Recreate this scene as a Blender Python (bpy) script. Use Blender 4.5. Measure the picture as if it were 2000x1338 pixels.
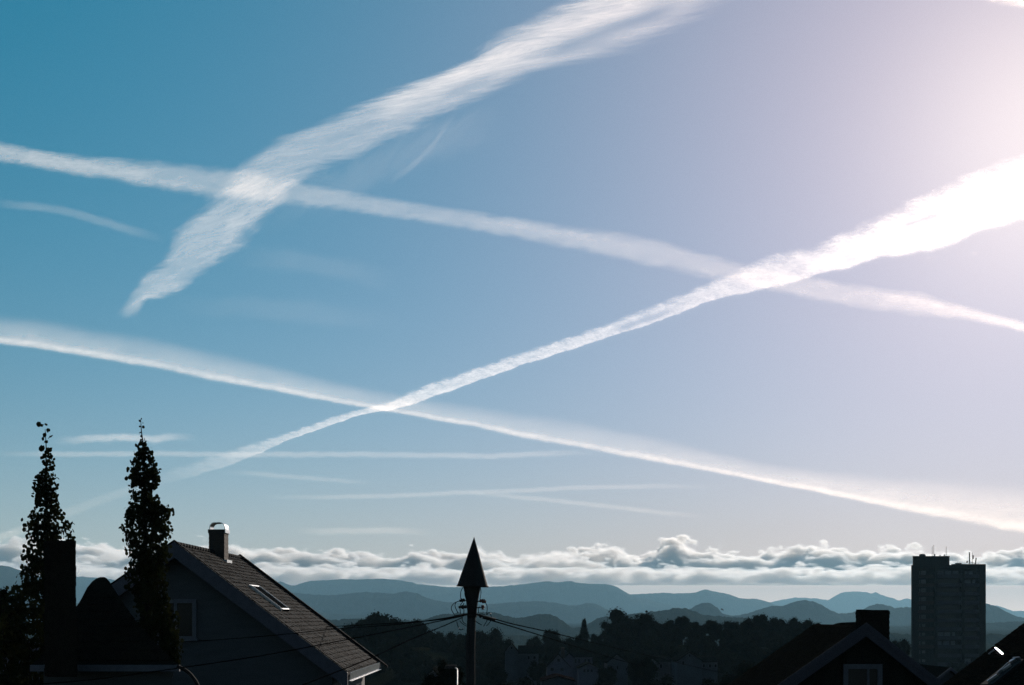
import bpy, bmesh, math, random
from mathutils import Vector, Matrix, noise as mnoise

sc = bpy.context.scene
for o in list(bpy.data.objects):
    bpy.data.objects.remove(o)
C = sc.collection
R = math.radians
rnd = random.Random(7)

# ------------------------------------------------------------------ camera
F = 2000 * 50 / 36.0        # focal length in pixels of the 2000 px wide photograph
HZ = 1205.0                 # pixel row of the horizon
CAM_Z = 10.0
cam_d = bpy.data.cameras.new('camera')
cam_d.lens = 50
cam_d.sensor_width = 36
cam_d.shift_y = (HZ - 669) / 2000
cam_d.clip_start = 0.1
cam_d.clip_end = 400000
cam = bpy.data.objects.new('camera', cam_d)
C.objects.link(cam)
cam.location = (0, 0, CAM_Z)
cam.rotation_euler = (R(90), 0, 0)
sc.camera = cam

def at(px, py, Y):
    """a point at distance Y that the photograph shows at pixel (px, py)"""
    return Vector(((px - 1000) / F * Y, Y, CAM_Z + (HZ - py) / F * Y))

# ------------------------------------------------------------------ sun and sky
SUN_EL, SUN_AZ = 17.5, 21.5          # azimuth measured from +Y towards +X
sun_dir = Vector((math.sin(R(SUN_AZ)) * math.cos(R(SUN_EL)),
                  math.cos(R(SUN_AZ)) * math.cos(R(SUN_EL)),
                  math.sin(R(SUN_EL))))
sd = bpy.data.lights.new('sun', 'SUN')
sd.energy = 5.0
sd.angle = R(0.5)
sd.color = (1.0, 0.87, 0.76)
sun = bpy.data.objects.new('sun', sd)
C.objects.link(sun)
sun.rotation_euler = (-sun_dir).to_track_quat('-Z', 'Y').to_euler()
sun.location = sun_dir * 100

world = bpy.data.worlds.new("World")
sc.world = world
world.use_nodes = True
wn, wl = world.node_tree.nodes, world.node_tree.links
wn.clear()
w_out = wn.new('ShaderNodeOutputWorld')
w_bg = wn.new('ShaderNodeBackground')
w_bg.inputs['Strength'].default_value = 0.1
sky = wn.new('ShaderNodeTexSky')
sky.sky_type = 'NISHITA'
sky.sun_disc = False
sky.sun_elevation = R(SUN_EL)
sky.sun_rotation = R(SUN_AZ)
sky.altitude = 50
sky.air_density = 1.0
sky.dust_density = 0.0
sky.ozone_density = 3.0
def wmath(op, a, b=None, c=None, clamp=False):
    n = wn.new('ShaderNodeMath'); n.operation = op; n.use_clamp = clamp
    for i, v in enumerate((a, b, c)):
        if v is None: continue
        if isinstance(v, (int, float)): n.inputs[i].default_value = v
        else: wl.new(v, n.inputs[i])
    return n.outputs[0]
def wvec(op, a, b=None):
    n = wn.new('ShaderNodeVectorMath'); n.operation = op
    for i, v in enumerate((a, b)):
        if v is None: continue
        if isinstance(v, (tuple, Vector)): n.inputs[i].default_value = v
        else: wl.new(v, n.inputs[i])
    return n
def wscale(col, f):
    n = wn.new('ShaderNodeVectorMath'); n.operation = 'SCALE'
    if isinstance(col, tuple): n.inputs[0].default_value = col
    else: wl.new(col, n.inputs[0])
    if isinstance(f, (int, float)): n.inputs['Scale'].default_value = f
    else: wl.new(f, n.inputs['Scale'])
    return n.outputs[0]
w_tc = wn.new('ShaderNodeTexCoord')
w_dir = wvec('NORMALIZE', w_tc.outputs['Generated']).outputs[0]
w_cos = wmath('MAXIMUM', wvec('DOT_PRODUCT', w_dir, tuple(sun_dir)).outputs['Value'], 0.0)
w_sep = wn.new('ShaderNodeSeparateXYZ'); wl.new(w_dir, w_sep.inputs[0])
w_el = wmath('MAXIMUM', w_sep.outputs['Z'], 0.0)
SKY_GAIN = (0.48, 0.50, 0.50)
SKY_TERMS = [('sun', 2, (-1.4563, 1.06, 1.62)), ('sun', 8, (2.7209, 0.17, -0.08)), ('sun', 30, (4.4253, 2.75, 2.25)), ('sun', 200, (3.7266, 3.2992, 2.3)),
             ('hor', 12, (5.9, 1.1, 1.2)), ('hor', 75, (9.0, 8.0, 6.5))]
acc = wvec('MULTIPLY', sky.outputs[0], SKY_GAIN).outputs[0]
for kind, ex, col in SKY_TERMS:
    if kind == 'sun':
        f = wmath('POWER', w_cos, ex)
    elif kind == 'up':
        f = wmath('EXPONENT', wmath('MULTIPLY', w_el, -ex))
    elif kind == 'hor':      # the glow low over the sunward horizon
        f = wmath('MULTIPLY', wmath('EXPONENT', wmath('MULTIPLY', w_el, -ex)), wmath('POWER', w_cos, 2.0))
    t = wscale(col, f)
    acc = wvec('ADD', acc, t).outputs[0]
acc = wvec('MAXIMUM', acc, (0.0, 0.0, 0.0)).outputs[0]
wl.new(acc, w_bg.inputs['Color'])
wl.new(w_bg.outputs[0], w_out.inputs['Surface'])

sc.view_settings.view_transform = 'Standard'
sc.view_settings.look = 'None'
sc.view_settings.gamma = 1
sc.view_settings.exposure = 0.0
cy = sc.cycles
sc.render.dither_intensity = 2.0
cy.max_bounces = 8
cy.diffuse_bounces = 3
cy.glossy_bounces = 3
cy.transmission_bounces = 4
cy.volume_bounces = 4
cy.transparent_max_bounces = 48
cy.volume_step_rate = 0.12
cy.volume_max_steps = 256
cy.use_adaptive_sampling = True
cy.adaptive_threshold = 0.015
cy.sample_clamp_indirect = 4.0

# ------------------------------------------------------------------ helpers
def tag(o, label=None, cat=None, group=None, kind=None):
    if label: o['label'] = label
    if cat: o['category'] = cat
    if group: o['group'] = group
    if kind: o['kind'] = kind
    return o

def link_bm(name, bm, m, parent=None, smooth=False):
    me = bpy.data.meshes.new(name)
    bm.to_mesh(me); bm.free()
    if m is not None: me.materials.append(m)
    if smooth:
        for p in me.polygons: p.use_smooth = True
    o = bpy.data.objects.new(name, me)
    C.objects.link(o)
    if parent is not None: o.parent = parent
    return o

def link_data(name, verts, faces, m, parent=None, smooth=False):
    me = bpy.data.meshes.new(name)
    me.from_pydata(verts, [], faces)
    me.update()
    if m is not None: me.materials.append(m)
    if smooth:
        me.polygons.foreach_set('use_smooth', [True] * len(me.polygons))
    o = bpy.data.objects.new(name, me)
    C.objects.link(o)
    if parent is not None: o.parent = parent
    return o

def empty(name, loc=(0, 0, 0), rz=0.0):
    o = bpy.data.objects.new(name, None)
    C.objects.link(o)
    o.location = loc
    o.rotation_euler = (0, 0, rz)
    return o

def interp(pts, t):
    """piecewise smooth 1-D interpolation of [(t, v)...]"""
    if t <= pts[0][0]: return pts[0][1]
    if t >= pts[-1][0]: return pts[-1][1]
    for (a, va), (b, vb) in zip(pts, pts[1:]):
        if a <= t <= b:
            k = (t - a) / (b - a) if b > a else 0
            return va + (vb - va) * k
    return pts[-1][1]

def node(nt, kind, **kw):
    n = nt.nodes.new(kind)
    for k, v in kw.items():
        setattr(n, k, v)
    return n

def mat_new(name):
    m = bpy.data.materials.new(name)
    m.use_nodes = True
    nt = m.node_tree
    nt.nodes.clear()
    out = nt.nodes.new('ShaderNodeOutputMaterial')
    return m, nt, out

class NB:
    """small node-building helper"""
    def __init__(s, nt): s.nt = nt
    def math(s, op, a, b=None, c=None, clamp=False):
        n = s.nt.nodes.new('ShaderNodeMath'); n.operation = op; n.use_clamp = clamp
        for i, v in enumerate((a, b, c)):
            if v is None: continue
            if isinstance(v, (int, float)): n.inputs[i].default_value = v
            else: s.nt.links.new(v, n.inputs[i])
        return n.outputs[0]
    def vec(s, op, a, b=None):
        n = s.nt.nodes.new('ShaderNodeVectorMath'); n.operation = op
        for i, v in enumerate((a, b)):
            if v is None: continue
            if isinstance(v, (tuple, list)): n.inputs[i].default_value = v
            else: s.nt.links.new(v, n.inputs[i])
        return n.outputs[0]
    def noise(s, vec, scale, detail=4, rough=0.55, dist=0.0):
        n = s.nt.nodes.new('ShaderNodeTexNoise')
        n.inputs['Scale'].default_value = scale
        n.inputs['Detail'].default_value = detail
        n.inputs['Roughness'].default_value = rough
        n.inputs['Distortion'].default_value = dist
        if vec is not None: s.nt.links.new(vec, n.inputs['Vector'])
        return n.outputs['Fac']
    def ramp(s, fac, stops, interp_='LINEAR'):
        n = s.nt.nodes.new('ShaderNodeValToRGB')
        n.color_ramp.interpolation = interp_
        e = n.color_ramp.elements
        while len(e) < len(stops): e.new(0.5)
        for el, (p, c) in zip(e, stops):
            el.position = p
            el.color = c if len(c) == 4 else (*c, 1)
        s.nt.links.new(fac, n.inputs[0])
        return n.outputs[0]
    def smooth(s, v, lo, hi, out0=0.0, out1=1.0):
        n = s.nt.nodes.new('ShaderNodeMapRange')
        n.interpolation_type = 'SMOOTHSTEP'
        n.inputs['From Min'].default_value = lo
        n.inputs['From Max'].default_value = hi
        n.inputs['To Min'].default_value = out0
        n.inputs['To Max'].default_value = out1
        s.nt.links.new(v, n.inputs['Value'])
        return n.outputs[0]
    def link(s, a, b): s.nt.links.new(a, b)
# ------------------------------------------------------------------ vapour trails
A_KM, H_KM = 130.0, 9.5       # the sky shell the trails lie on: reach and height, km
def shell(px, py, lift=0.0):
    dx, t = (px - 1000) / F, max((HZ - py) / F, 0.004)
    horiz2 = 1 + dx * dx
    Y = 1000.0 / math.sqrt(horiz2 / A_KM ** 2 + t * t / H_KM ** 2)
    p = Vector((dx * Y, Y, CAM_Z + t * Y))
    n = Vector((p.x / A_KM ** 2, p.y / A_KM ** 2, p.z / H_KM ** 2)).normalized()
    return p + n * lift

def trail_material(name, theta, fine, fray, streaky, colour):
    """fibres run at angle theta (degrees) to the trail; fray: ragged edges; streaky: contrast of the fibres"""
    m, nt, out = mat_new(name)
    nb = NB(nt)
    def attr(n_):
        a_ = node(nt, 'ShaderNodeAttribute'); a_.attribute_name = n_
        return a_
    cov, edge, far_side, flow = attr('cover').outputs['Fac'], attr('edge').outputs['Fac'], attr('share').outputs['Fac'], attr('flow').outputs['Vector']
    ct, st = math.cos(R(theta)), math.sin(R(theta))
    def dot(v):
        n_ = node(nt, 'ShaderNodeVectorMath', operation='DOT_PRODUCT')
        nt.links.new(flow, n_.inputs[0]); n_.inputs[1].default_value = v
        return n_.outputs['Value']
    def fib(along, across, detail, rough, dist=0.0):
        c_ = node(nt, 'ShaderNodeCombineXYZ')
        nt.links.new(nb.math('MULTIPLY', dot((ct, st, 0)), along), c_.inputs[0])
        nt.links.new(nb.math('MULTIPLY', dot((-st, ct, 0)), across), c_.inputs[1])
        nt.links.new(dot((0, 0, 1)), c_.inputs[2])
        return nb.noise(c_.outputs[0], 1.0, detail, rough, dist)
    n1 = fib(3.2 * fine, 11.0 * fine, 8, 0.74, 0.5)
    n2 = fib(0.8, 2.6, 4, 0.55, 0.2)
    dev = nb.math('SUBTRACT', nb.math('ADD', nb.math('MULTIPLY', n1, 0.5), nb.math('MULTIPLY', n2, 0.5)), 0.5)
    shape = nb.smooth(nb.math('ADD', edge, nb.math('MULTIPLY', dev, fray)), 0.12, 0.95)
    a = nb.math('MULTIPLY', nb.math('MULTIPLY', cov, shape), nb.math('ADD', 1.0, nb.math('MULTIPLY', dev, streaky)))
    a = nb.math('MINIMUM', nb.math('MAXIMUM', a, 0.0), 0.985)
    # ice haze scatters sunlight forward far more strongly than a matte sheet, hence the colour above one
    # the side towards the sun carries most of the vapour
    lay = nb.math('SUBTRACT', 1.0, nb.math('POWER', nb.math('SUBTRACT', 1.0, a), far_side))
    nrm = node(nt, 'ShaderNodeCombineXYZ')
    for i in range(3): nrm.inputs[i].default_value = -sun_dir[i]
    tr = node(nt, 'ShaderNodeBsdfTranslucent'); tr.inputs['Color'].default_value = (*colour, 1)
    nt.links.new(nrm.outputs[0], tr.inputs['Normal'])
    tp = node(nt, 'ShaderNodeBsdfTransparent')
    mx = node(nt, 'ShaderNodeMixShader')
    nt.links.new(lay, mx.inputs[0]); nt.links.new(tp.outputs[0], mx.inputs[1]); nt.links.new(tr.outputs[0], mx.inputs[2])
    nt.links.new(mx.outputs[0], out.inputs['Surface'])
    return m

def resample(pts, n):
    """n points along a polyline by its arc length, corners softened"""
    L = [0.0]
    for a, b in zip(pts, pts[1:]): L.append(L[-1] + math.hypot(b[0] - a[0], b[1] - a[1]))
    out = []
    j = 0
    for i in range(n):
        s = L[-1] * i / (n - 1)
        while j < len(L) - 2 and L[j + 1] < s: j += 1
        k = (s - L[j]) / max(L[j + 1] - L[j], 1e-9)
        out.append([pts[j][0] + (pts[j + 1][0] - pts[j][0]) * k, pts[j][1] + (pts[j + 1][1] - pts[j][1]) * k])
    for _ in range(3):
        out = [out[0]] + [[(a[0] + 2 * b[0] + c[0]) / 4, (a[1] + 2 * b[1] + c[1]) / 4] for a, b, c in zip(out, out[1:], out[2:])] + [out[-1]]
    return out

def seg_dist(px, py, line):
    best = 1e9; bs = 0
    acc_ = 0.0
    for (ax, ay), (bx, by) in zip(line, line[1:]):
        dx, dy = bx - ax, by - ay
        l2 = dx * dx + dy * dy
        t = max(0.0, min(1.0, ((px - ax) * dx + (py - ay) * dy) / l2))
        d = math.hypot(px - ax - dx * t, py - ay - dy * t)
        l = math.sqrt(l2)
        if d < best: best, bs = d, acc_ + l * t
        acc_ += l
    return best, bs / acc_

def trail(label, cat, pairs, prof, mat, strands=(), nu=320, nv=36, thick=120.0, margin=0.35, wob=0.0, seed=0, gain=.26, group=None):
    """a closed, lens-shaped band of vapour. pairs: (upper edge px, py, lower edge px, py) along its length.
    prof(u, v) -> density; strands: (polyline, half width, strength, (start, end) fade)"""
    up = resample([(a, b) for a, b, c, d in pairs], nu)
    lo = resample([(c, d) for a, b, c, d in pairs], nu)
    # the two edges are matched along the length by shared parameter
    U = [0.0]; W = []
    for i in range(nu):
        W.append(max(4.0, math.hypot(up[i][0] - lo[i][0], up[i][1] - lo[i][1])))
    for i in range(1, nu):
        cx = (up[i][0] + lo[i][0] - up[i - 1][0] - lo[i - 1][0]) / 2
        cy_ = (up[i][1] + lo[i][1] - up[i - 1][1] - lo[i - 1][1]) / 2
        U.append(U[-1] + math.hypot(cx, cy_) / (0.5 * (W[i] + W[i - 1])))
    verts, dens, flow, edg, shr = [], [], [], [], []
    for side in (-1, 1):
        for i in range(nu):
            for j in range(nv):
                v = -margin + (1 + 2 * margin) * j / (nv - 1)
                w_ = 0.0
                if wob:
                    w_ = wob * (mnoise.noise(Vector((U[i] * 0.8 + seed, 0.3, seed))) + 0.5 * mnoise.noise(Vector((U[i] * 2.3, seed, 4.1))))
                vv = v + w_
                px = up[i][0] + (lo[i][0] - up[i][0]) * v
                py = up[i][1] + (lo[i][1] - up[i][1]) * v
                e = abs(2 * j / (nv - 1) - 1)
                th = side * thick * math.sqrt(max(0.0, 1 - e * e)) * 0.5
                if j in (0, nv - 1): th = 0.0
                if i in (0, nu - 1): th = 0.0
                if (side == 1 and (j in (0, nv - 1) or i in (0, nu - 1))): pass
                verts.append(shell(px, py, th))
                ed, d = prof(i / (nu - 1), vv)
                ed *= min(1, 4 * (1 - e))
                for line, hw, st, fade in strands:
                    dd, s = seg_dist(px, py, line)
                    if dd < hw * 3:
                        k = st * math.exp(-(dd / hw) ** 2)
                        if fade: k *= min(1, s / fade, (1 - s) / fade)
                        d += k
                dens.append(max(0.0, min(1.0, d * gain)))
                edg.append(ed); shr.append(0.97 if side == 1 else 0.03)
                flow.append((U[i] + seed * 3.7, vv, seed * 1.3))
    faces = []
    N = nu * nv
    for side, base in ((0, 0), (1, N)):
        for i in range(nu - 1):
            for j in range(nv - 1):
                a, b, c, d = base + i * nv + j, base + (i + 1) * nv + j, base + (i + 1) * nv + j + 1, base + i * nv + j + 1
                if not side: faces.append((a, b, c, d))
                else: faces.append((d, c, b, a))
    o = link_data('vapour_trail' if cat == 'vapour trail' else 'wisp_cloud', verts, faces, mat, smooth=True)
    me = o.data
    at1 = me.attributes.new('cover', 'FLOAT', 'POINT'); at1.data.foreach_set('value', dens)
    a3 = me.attributes.new('edge', 'FLOAT', 'POINT'); a3.data.foreach_set('value', edg)
    a4 = me.attributes.new('share', 'FLOAT', 'POINT'); a4.data.foreach_set('value', shr)
    at2 = me.attributes.new('flow', 'FLOAT_VECTOR', 'POINT'); at2.data.foreach_set('vector', [x for f in flow for x in f])
    bm = bmesh.new(); bm.from_mesh(me)
    bmesh.ops.remove_doubles(bm, verts=[v for v in bm.verts if v.is_boundary], dist=0.5)
    bm.to_mesh(me); bm.free()
    tag(o, label, cat, group)
    return o

def ss(a, b, x):
    t = max(0.0, min(1.0, (x - a) / (b - a)))
    return t * t * (3 - 2 * t)
def band(v, soft0, soft1):
    """1 inside the band, fading over soft0 at the upper and soft1 at the lower edge"""
    return min(1.0, max(0.0, min((v + soft0) / (2 * soft0), (1 + soft1 - v) / (2 * soft1))))

WARM = (1.0, 0.985, 0.97)
M_trail = trail_material('vapour_combed', -30, 1.0, 1.9, 2.6, (2.95, 2.6, 2.3))
M_soft = trail_material('vapour_soft', -11, 0.8, 1.2, 1.7, (3.0, 2.6, 2.25))
M_bright = trail_material('vapour_bright', -24, 1.1, 1.7, 2.8, (3.2, 2.9, 2.65))
M_thin = trail_material('vapour_thin', 0, 0.6, 1.2, 1.0, (2.95, 2.6, 2.3))

def pairs_of(upper, lower): return [(a, b, c, d) for (a, b), (c, d) in zip(upper, lower)]

# 1: the wide combed trail from the top of the frame down to the left
p1u = [(1290,-90),(1230,-45),(1150,0),(1080,28),(1020,55),(960,85),(925,120),(870,148),(780,180),(700,214),(640,242),(560,276),(500,312),(462,335),(440,365),(405,410),(372,440),(342,468),(338,492),(318,520),(275,550),(258,575),(240,600),(222,620)]
p1l = [(1500,-70),(1450,-20),(1400,5),(1310,55),(1220,95),(1130,122),(1040,145),(985,172),(900,205),(810,250),(735,280),(690,312),(620,332),(560,366),(545,392),(515,430),(490,455),(478,478),(430,508),(380,545),(332,578),(283,588),(268,615),(238,628)]
def prof1(u, v):
    b = band(v, 0.2, 0.22)
    top = interp([(0, .62), (.25, .62), (.38, .58), (.5, .46), (.62, .38), (.8, .42), (.93, .36), (1, .0)], u)
    tilt = interp([(0, .75), (.3, .7), (.5, .45), (.62, .12), (.7, -.15), (1, -.1)], u)
    return b, top * (1 - tilt * max(0, v - 0.35))
s1 = [([(1290,-20),(1200,30),(1080,72),(1020,105),(950,128),(880,158),(800,190),(720,235)], 22, .30, .12),
      ([(1340,10),(1260,40),(1200,60),(1100,98),(1050,115)], 13, -.34, .2),
      ([(980,150),(900,178),(850,200)], 10, -.2, .3),
      ([(325,584),(285,583),(262,600),(238,620)], 8, .22, .2),
      ([(455,348),(470,368),(520,380)], 26, .22, .3),
      ([(390,520),(340,560)], 10, -.12, .3),
      ([(520,420),(460,440),(440,500)], 14, .12, .3)]
trail('broad combed white trail running from the top edge down to a ragged tail at left', 'vapour trail',
      pairs_of(p1u, p1l), prof1, M_trail, s1, nu=420, nv=44, wob=.05, seed=1, gain=.29)
# 2: the even trail crossing the whole frame in the middle
p2u = [(-60,272),(0,284),(100,304),(200,314),(300,322),(400,333),(520,346),(600,366),(700,383),(800,400),(900,415),(1000,430),(1100,447),(1200,460),(1280,474),(1360,497),(1450,520),(1550,541),(1650,560),(1740,573),(1800,578),(1850,594),(1900,606),(2000,632),(2070,650)]
p2l = [(-60,308),(0,318),(100,335),(200,350),(300,367),(400,384),(500,393),(600,404),(700,416),(800,431),(900,447),(1000,464),(1100,483),(1200,505),(1300,525),(1400,547),(1500,566),(1600,588),(1700,606),(1800,616),(1870,624),(1930,634),(1970,643),(2020,656),(2080,672)]
p2l = p2l[:len(p2u)]
def prof2(u, v):
    return band(v, 0.35, 0.25), interp([(0, .50), (.2, .40), (.3, .32), (.5, .34), (.65, .36), (.8, .42), (1, .5)], u)
s2 = [([(1700,575),(1780,590),(1850,605),(1930,625),(2050,655)], 9, .35, .15),
      ([(0,300),(100,320),(200,335),(330,350)], 9, .14, .2),
      ([(250,355),(400,370)], 7, .1, .3), ([(900,430),(1100,462),(1280,495)], 9, .1, .3)]
trail('even soft trail crossing the whole sky below the combed trail', 'vapour trail', pairs_of(p2u, p2l), prof2, M_soft, s2, nu=420, nv=28, wob=.06, seed=2)
# 3: the brightest trail, widening towards the sun at the right edge
p3u = [(2025,303),(2000,314),(1930,345),(1850,380),(1780,407),(1700,442),(1600,487),(1500,512),(1460,527),(1400,552),(1330,582),(1250,613),(1180,640),(1100,667),(1000,700),(900,734),(850,750),(800,770),(760,788),(700,803),(650,817),(600,835),(560,849),(500,868),(450,884),(400,900),(345,916),(290,940)]
p3l = [(2025,419),(2000,428),(1930,452),(1850,480),(1780,498),(1700,512),(1620,535),(1530,560),(1480,572),(1400,586),(1355,604),(1290,630),(1200,658),(1110,687),(1000,723),(900,758),(855,774),(805,793),(765,803),(705,812),(655,830),(605,847),(565,861),(510,886),(462,906),(412,922),(360,937),(300,950)]
def prof3(u, v):
    return band(v, 0.34, 0.07), interp([(0, .48), (.15, .33), (.26, .21), (.36, .18), (.5, .185), (.7, .19), (.82, .15), (.92, .08), (1, .0)], u) * (1 - .35 * ss(0.75, 1.0, u) * v)
s3 = [([(1560,540),(1650,500),(1750,468)], 10, .12, .3), ([(1740,455),(1860,415)], 5, -.22, .3),
      ([(1180,655),(1280,622),(1340,600)], 6, -.12, .3)]
trail('brightest white trail, widening towards the glare at the right edge', 'vapour trail', pairs_of(p3u, p3l), prof3, M_bright, s3, nu=460, nv=36, wob=.09, seed=3, gain=.95)
p3bu = [(330,930),(260,948),(180,975),(120,998),(60,1022),(0,1043),(-40,1056)]
p3bl = [(330,946),(260,964),(180,993),(120,1016),(60,1038),(0,1058),(-40,1070)]
trail('faint curved tail of vapour sinking to the left edge behind the left poplar', 'vapour trail', pairs_of(p3bu, p3bl),
      lambda u, v: (band(v, .35, .35), interp([(0, .0), (.12, .1), (.5, .1), (.75, .2), (1, .28)], u)), M_thin, nu=90, nv=14, seed=4)
# 4: the long lower trail with a sharp lower edge and a veil fanning out above it
p4l = [(-60,664),(0,674),(100,687),(200,703),(300,721),(400,742),(500,760),(600,778),(700,796),(800,813),(900,831),(1000,851),(1100,871),(1200,889),(1300,907),(1400,926),(1500,945),(1600,963),(1700,985),(1800,1006),(1900,1024),(2060,1050)]
p4u = [(-60,606),(0,616),(100,628),(200,644),(300,660),(400,682),(500,705),(600,730),(700,754),(800,772),(900,788),(1000,803),(1100,816),(1200,836),(1300,856),(1400,882),(1500,905),(1600,918),(1700,926),(1800,932),(1900,938),(2060,950)]
def prof4(u, v):
    veil = ss(-.15, .75, v) * interp([(0, .42), (.3, .40), (.5, .36), (.65, .42), (.85, .55), (1, .55)], u)
    core = math.exp(-((v - .88) / .10) ** 2) * interp([(0, .36), (.35, .38), (.6, .42), (.7, .5), (.9, .42), (1, .36)], u)
    return band(v, .3, .07), veil + core
trail('long lower trail with a sharp bright lower edge and a thin veil fanning above it', 'vapour trail', pairs_of(p4u, p4l), prof4, M_soft, nu=420, nv=60, margin=.2, wob=.035, seed=5)

def streak(label, line, hw, st, mat=None, ends=.15, n=120, seed=10, cat='vapour trail', asym=1.0, group=None):
    up = [(x, y - hw * 1.6) for x, y in line]; lo = [(x, y + hw * 1.6) for x, y in line]
    prof = lambda u, v: (math.exp(-((v - .5) / .3) ** 2), st * 1.3 * ss(0, ends, u) * (1 - ss(1 - ends, 1, u)))
    return trail(label, cat, pairs_of(up, lo), prof, mat or M_thin, nu=n, nv=14, seed=seed, wob=.08, margin=.15, thick=60, group=group)
streak('short bright streak between the two poplar tops', [(95,864),(160,859),(230,855),(300,858),(345,853),(395,858)], 8, .34, ends=.35, seed=11)
streak('long thin level trail just below the short streak, crossing behind the poplars', [(-40,888),(120,888),(300,887),(500,889),(700,888),(850,891),(950,892),(1040,888),(1130,885),(1200,888)], 6, .20, seed=12)
streak('faint level trail passing right above the pole cap', [(470,972),(640,972),(800,968),(900,963),(1020,959),(1130,953),(1300,951),(1440,951)], 5, .15, seed=13, ends=.25)
streak('faint trail slanting down to the right just above the cloud bank', [(860,960),(950,966),(1060,976),(1180,989),(1300,1003),(1420,1014)], 5, .14, seed=14, ends=.3)
streak('faint slanting streak ending at the tail of the combed trail', [(-40,398),(60,404),(140,418),(200,434),(270,455),(335,471)], 10, .12, seed=15, ends=.3)
streak('thin curved wisp hanging below the middle of the combed trail', [(745,362),(785,342),(815,318),(845,285),(870,252),(895,222)], 8, .08, seed=16, ends=.35)
streak('wide barely visible streak in the blue below the crossing of two trails', [(430,498),(520,510),(600,518),(690,530),(800,548)], 24, .05, seed=17, ends=.4, mat=M_soft)
streak('wide barely visible streak right of the ragged tail', [(300,590),(420,603),(560,606),(700,622),(820,640)], 24, .04, seed=18, ends=.4, mat=M_soft)
streak('pale veil of vapour under the broad part of the combed trail', [(500,440),(600,392),(700,345),(800,300),(900,268),(1010,240)], 42, .07, seed=19, ends=.3, mat=M_trail)
streak('white wisp cut by the upper right corner', [(1880,-30),(1940,-8),(1990,2),(2060,12)], 16, .8, seed=20, ends=.3, mat=M_soft)
streak('thin slanting streak below the long level trail, left of the pole', [(430,922),(520,928),(620,936),(740,946)], 5, .12, seed=21, ends=.3)
streak('low faint level streak above the cloud bank left of the pole cap', [(560,1040),(660,1038),(760,1037),(860,1040)], 7, .15, seed=22, ends=.35)
# ------------------------------------------------------------------ cloud bank on the horizon
def cloud_material(name, zb, tops, scale, thr, dens, colour, squash, soft, cut):
    """tops: (x metres, top height) of the bank; the noise heaps are clipped towards it"""
    m, nt, out = mat_new(name)
    nb = NB(nt)
    geo = node(nt, 'ShaderNodeNewGeometry')
    sep = node(nt, 'ShaderNodeSeparateXYZ'); nt.links.new(geo.outputs['Position'], sep.inputs[0])
    def mapped(k, kz, off=0.0):
        mp = node(nt, 'ShaderNodeMapping'); nt.links.new(geo.outputs['Position'], mp.inputs['Vector'])
        mp.inputs['Scale'].default_value = (scale * k, scale * k, scale * k * kz)
        mp.inputs['Location'].default_value = (off, off * .7, 0)
        return mp.outputs[0]
    n = nb.noise(mapped(1.0, squash), 1.0, 7, 0.62, 0.15)
    n2 = nb.noise(mapped(.27, 0.0, 3.0), 1.0, 2, 0.5, 0.0)
    vo = node(nt, 'ShaderNodeTexVoronoi'); vo.feature = 'SMOOTH_F1'
    vo.inputs['Smoothness'].default_value = .5; vo.inputs['Scale'].default_value = 1.0
    wob = node(nt, 'ShaderNodeVectorMath', operation='ADD')
    nt.links.new(mapped(1.5, squash * .75, 9.0), wob.inputs[0])
    cw = node(nt, 'ShaderNodeCombineXYZ'); k_ = nb.math('MULTIPLY', n, 1.3)
    for i in range(3): nt.links.new(k_, cw.inputs[i])
    nt.links.new(cw.outputs[0], wob.inputs[1]); nt.links.new(wob.outputs[0], vo.inputs['Vector'])
    puff = nb.math('SUBTRACT', 0.85, vo.outputs['Distance'])
    tot = nb.math('ADD', nb.math('ADD', nb.math('MULTIPLY', n, 0.52), nb.math('MULTIPLY', n2, 0.30)), nb.math('MULTIPLY', puff, 0.18))
    # height of the top along the bank
    lo_, hi_ = min(t for _, t in tops), max(t for _, t in tops)
    xa, xb = tops[0][0], tops[-1][0]
    u = nb.math('DIVIDE', nb.math('SUBTRACT', sep.outputs['X'], xa), xb - xa)
    top = nb.ramp(u, [((x - xa) / (xb - xa), ((t - lo_) / (hi_ - lo_ + 1),) * 3) for x, t in tops][:32])
    topz = nb.math('ADD', nb.math('MULTIPLY', top, hi_ - lo_ + 1), lo_)
    over = nb.math('DIVIDE', nb.math('SUBTRACT', sep.outputs['Z'], topz), 420.0)
    lim = nb.math('ADD', thr, nb.math('MULTIPLY', nb.math('MAXIMUM', nb.math('ADD', over, 1.0), 0.0), cut))
    d = nb.smooth(nb.math('SUBTRACT', tot, lim), 0.0, soft)
    base = nb.smooth(nb.math('SUBTRACT', sep.outputs['Z'], zb), 0.0, 70.0)
    d = nb.math('MULTIPLY', nb.math('MULTIPLY', d, base), dens)
    vol = node(nt, 'ShaderNodeVolumeScatter')
    vol.inputs['Color'].default_value = (*colour, 1)
    vol.inputs['Anisotropy'].default_value = 0.42
    nt.links.new(d, vol.inputs['Density'])
    nt.links.new(vol.outputs[0], out.inputs['Volume'])
    return m

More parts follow.
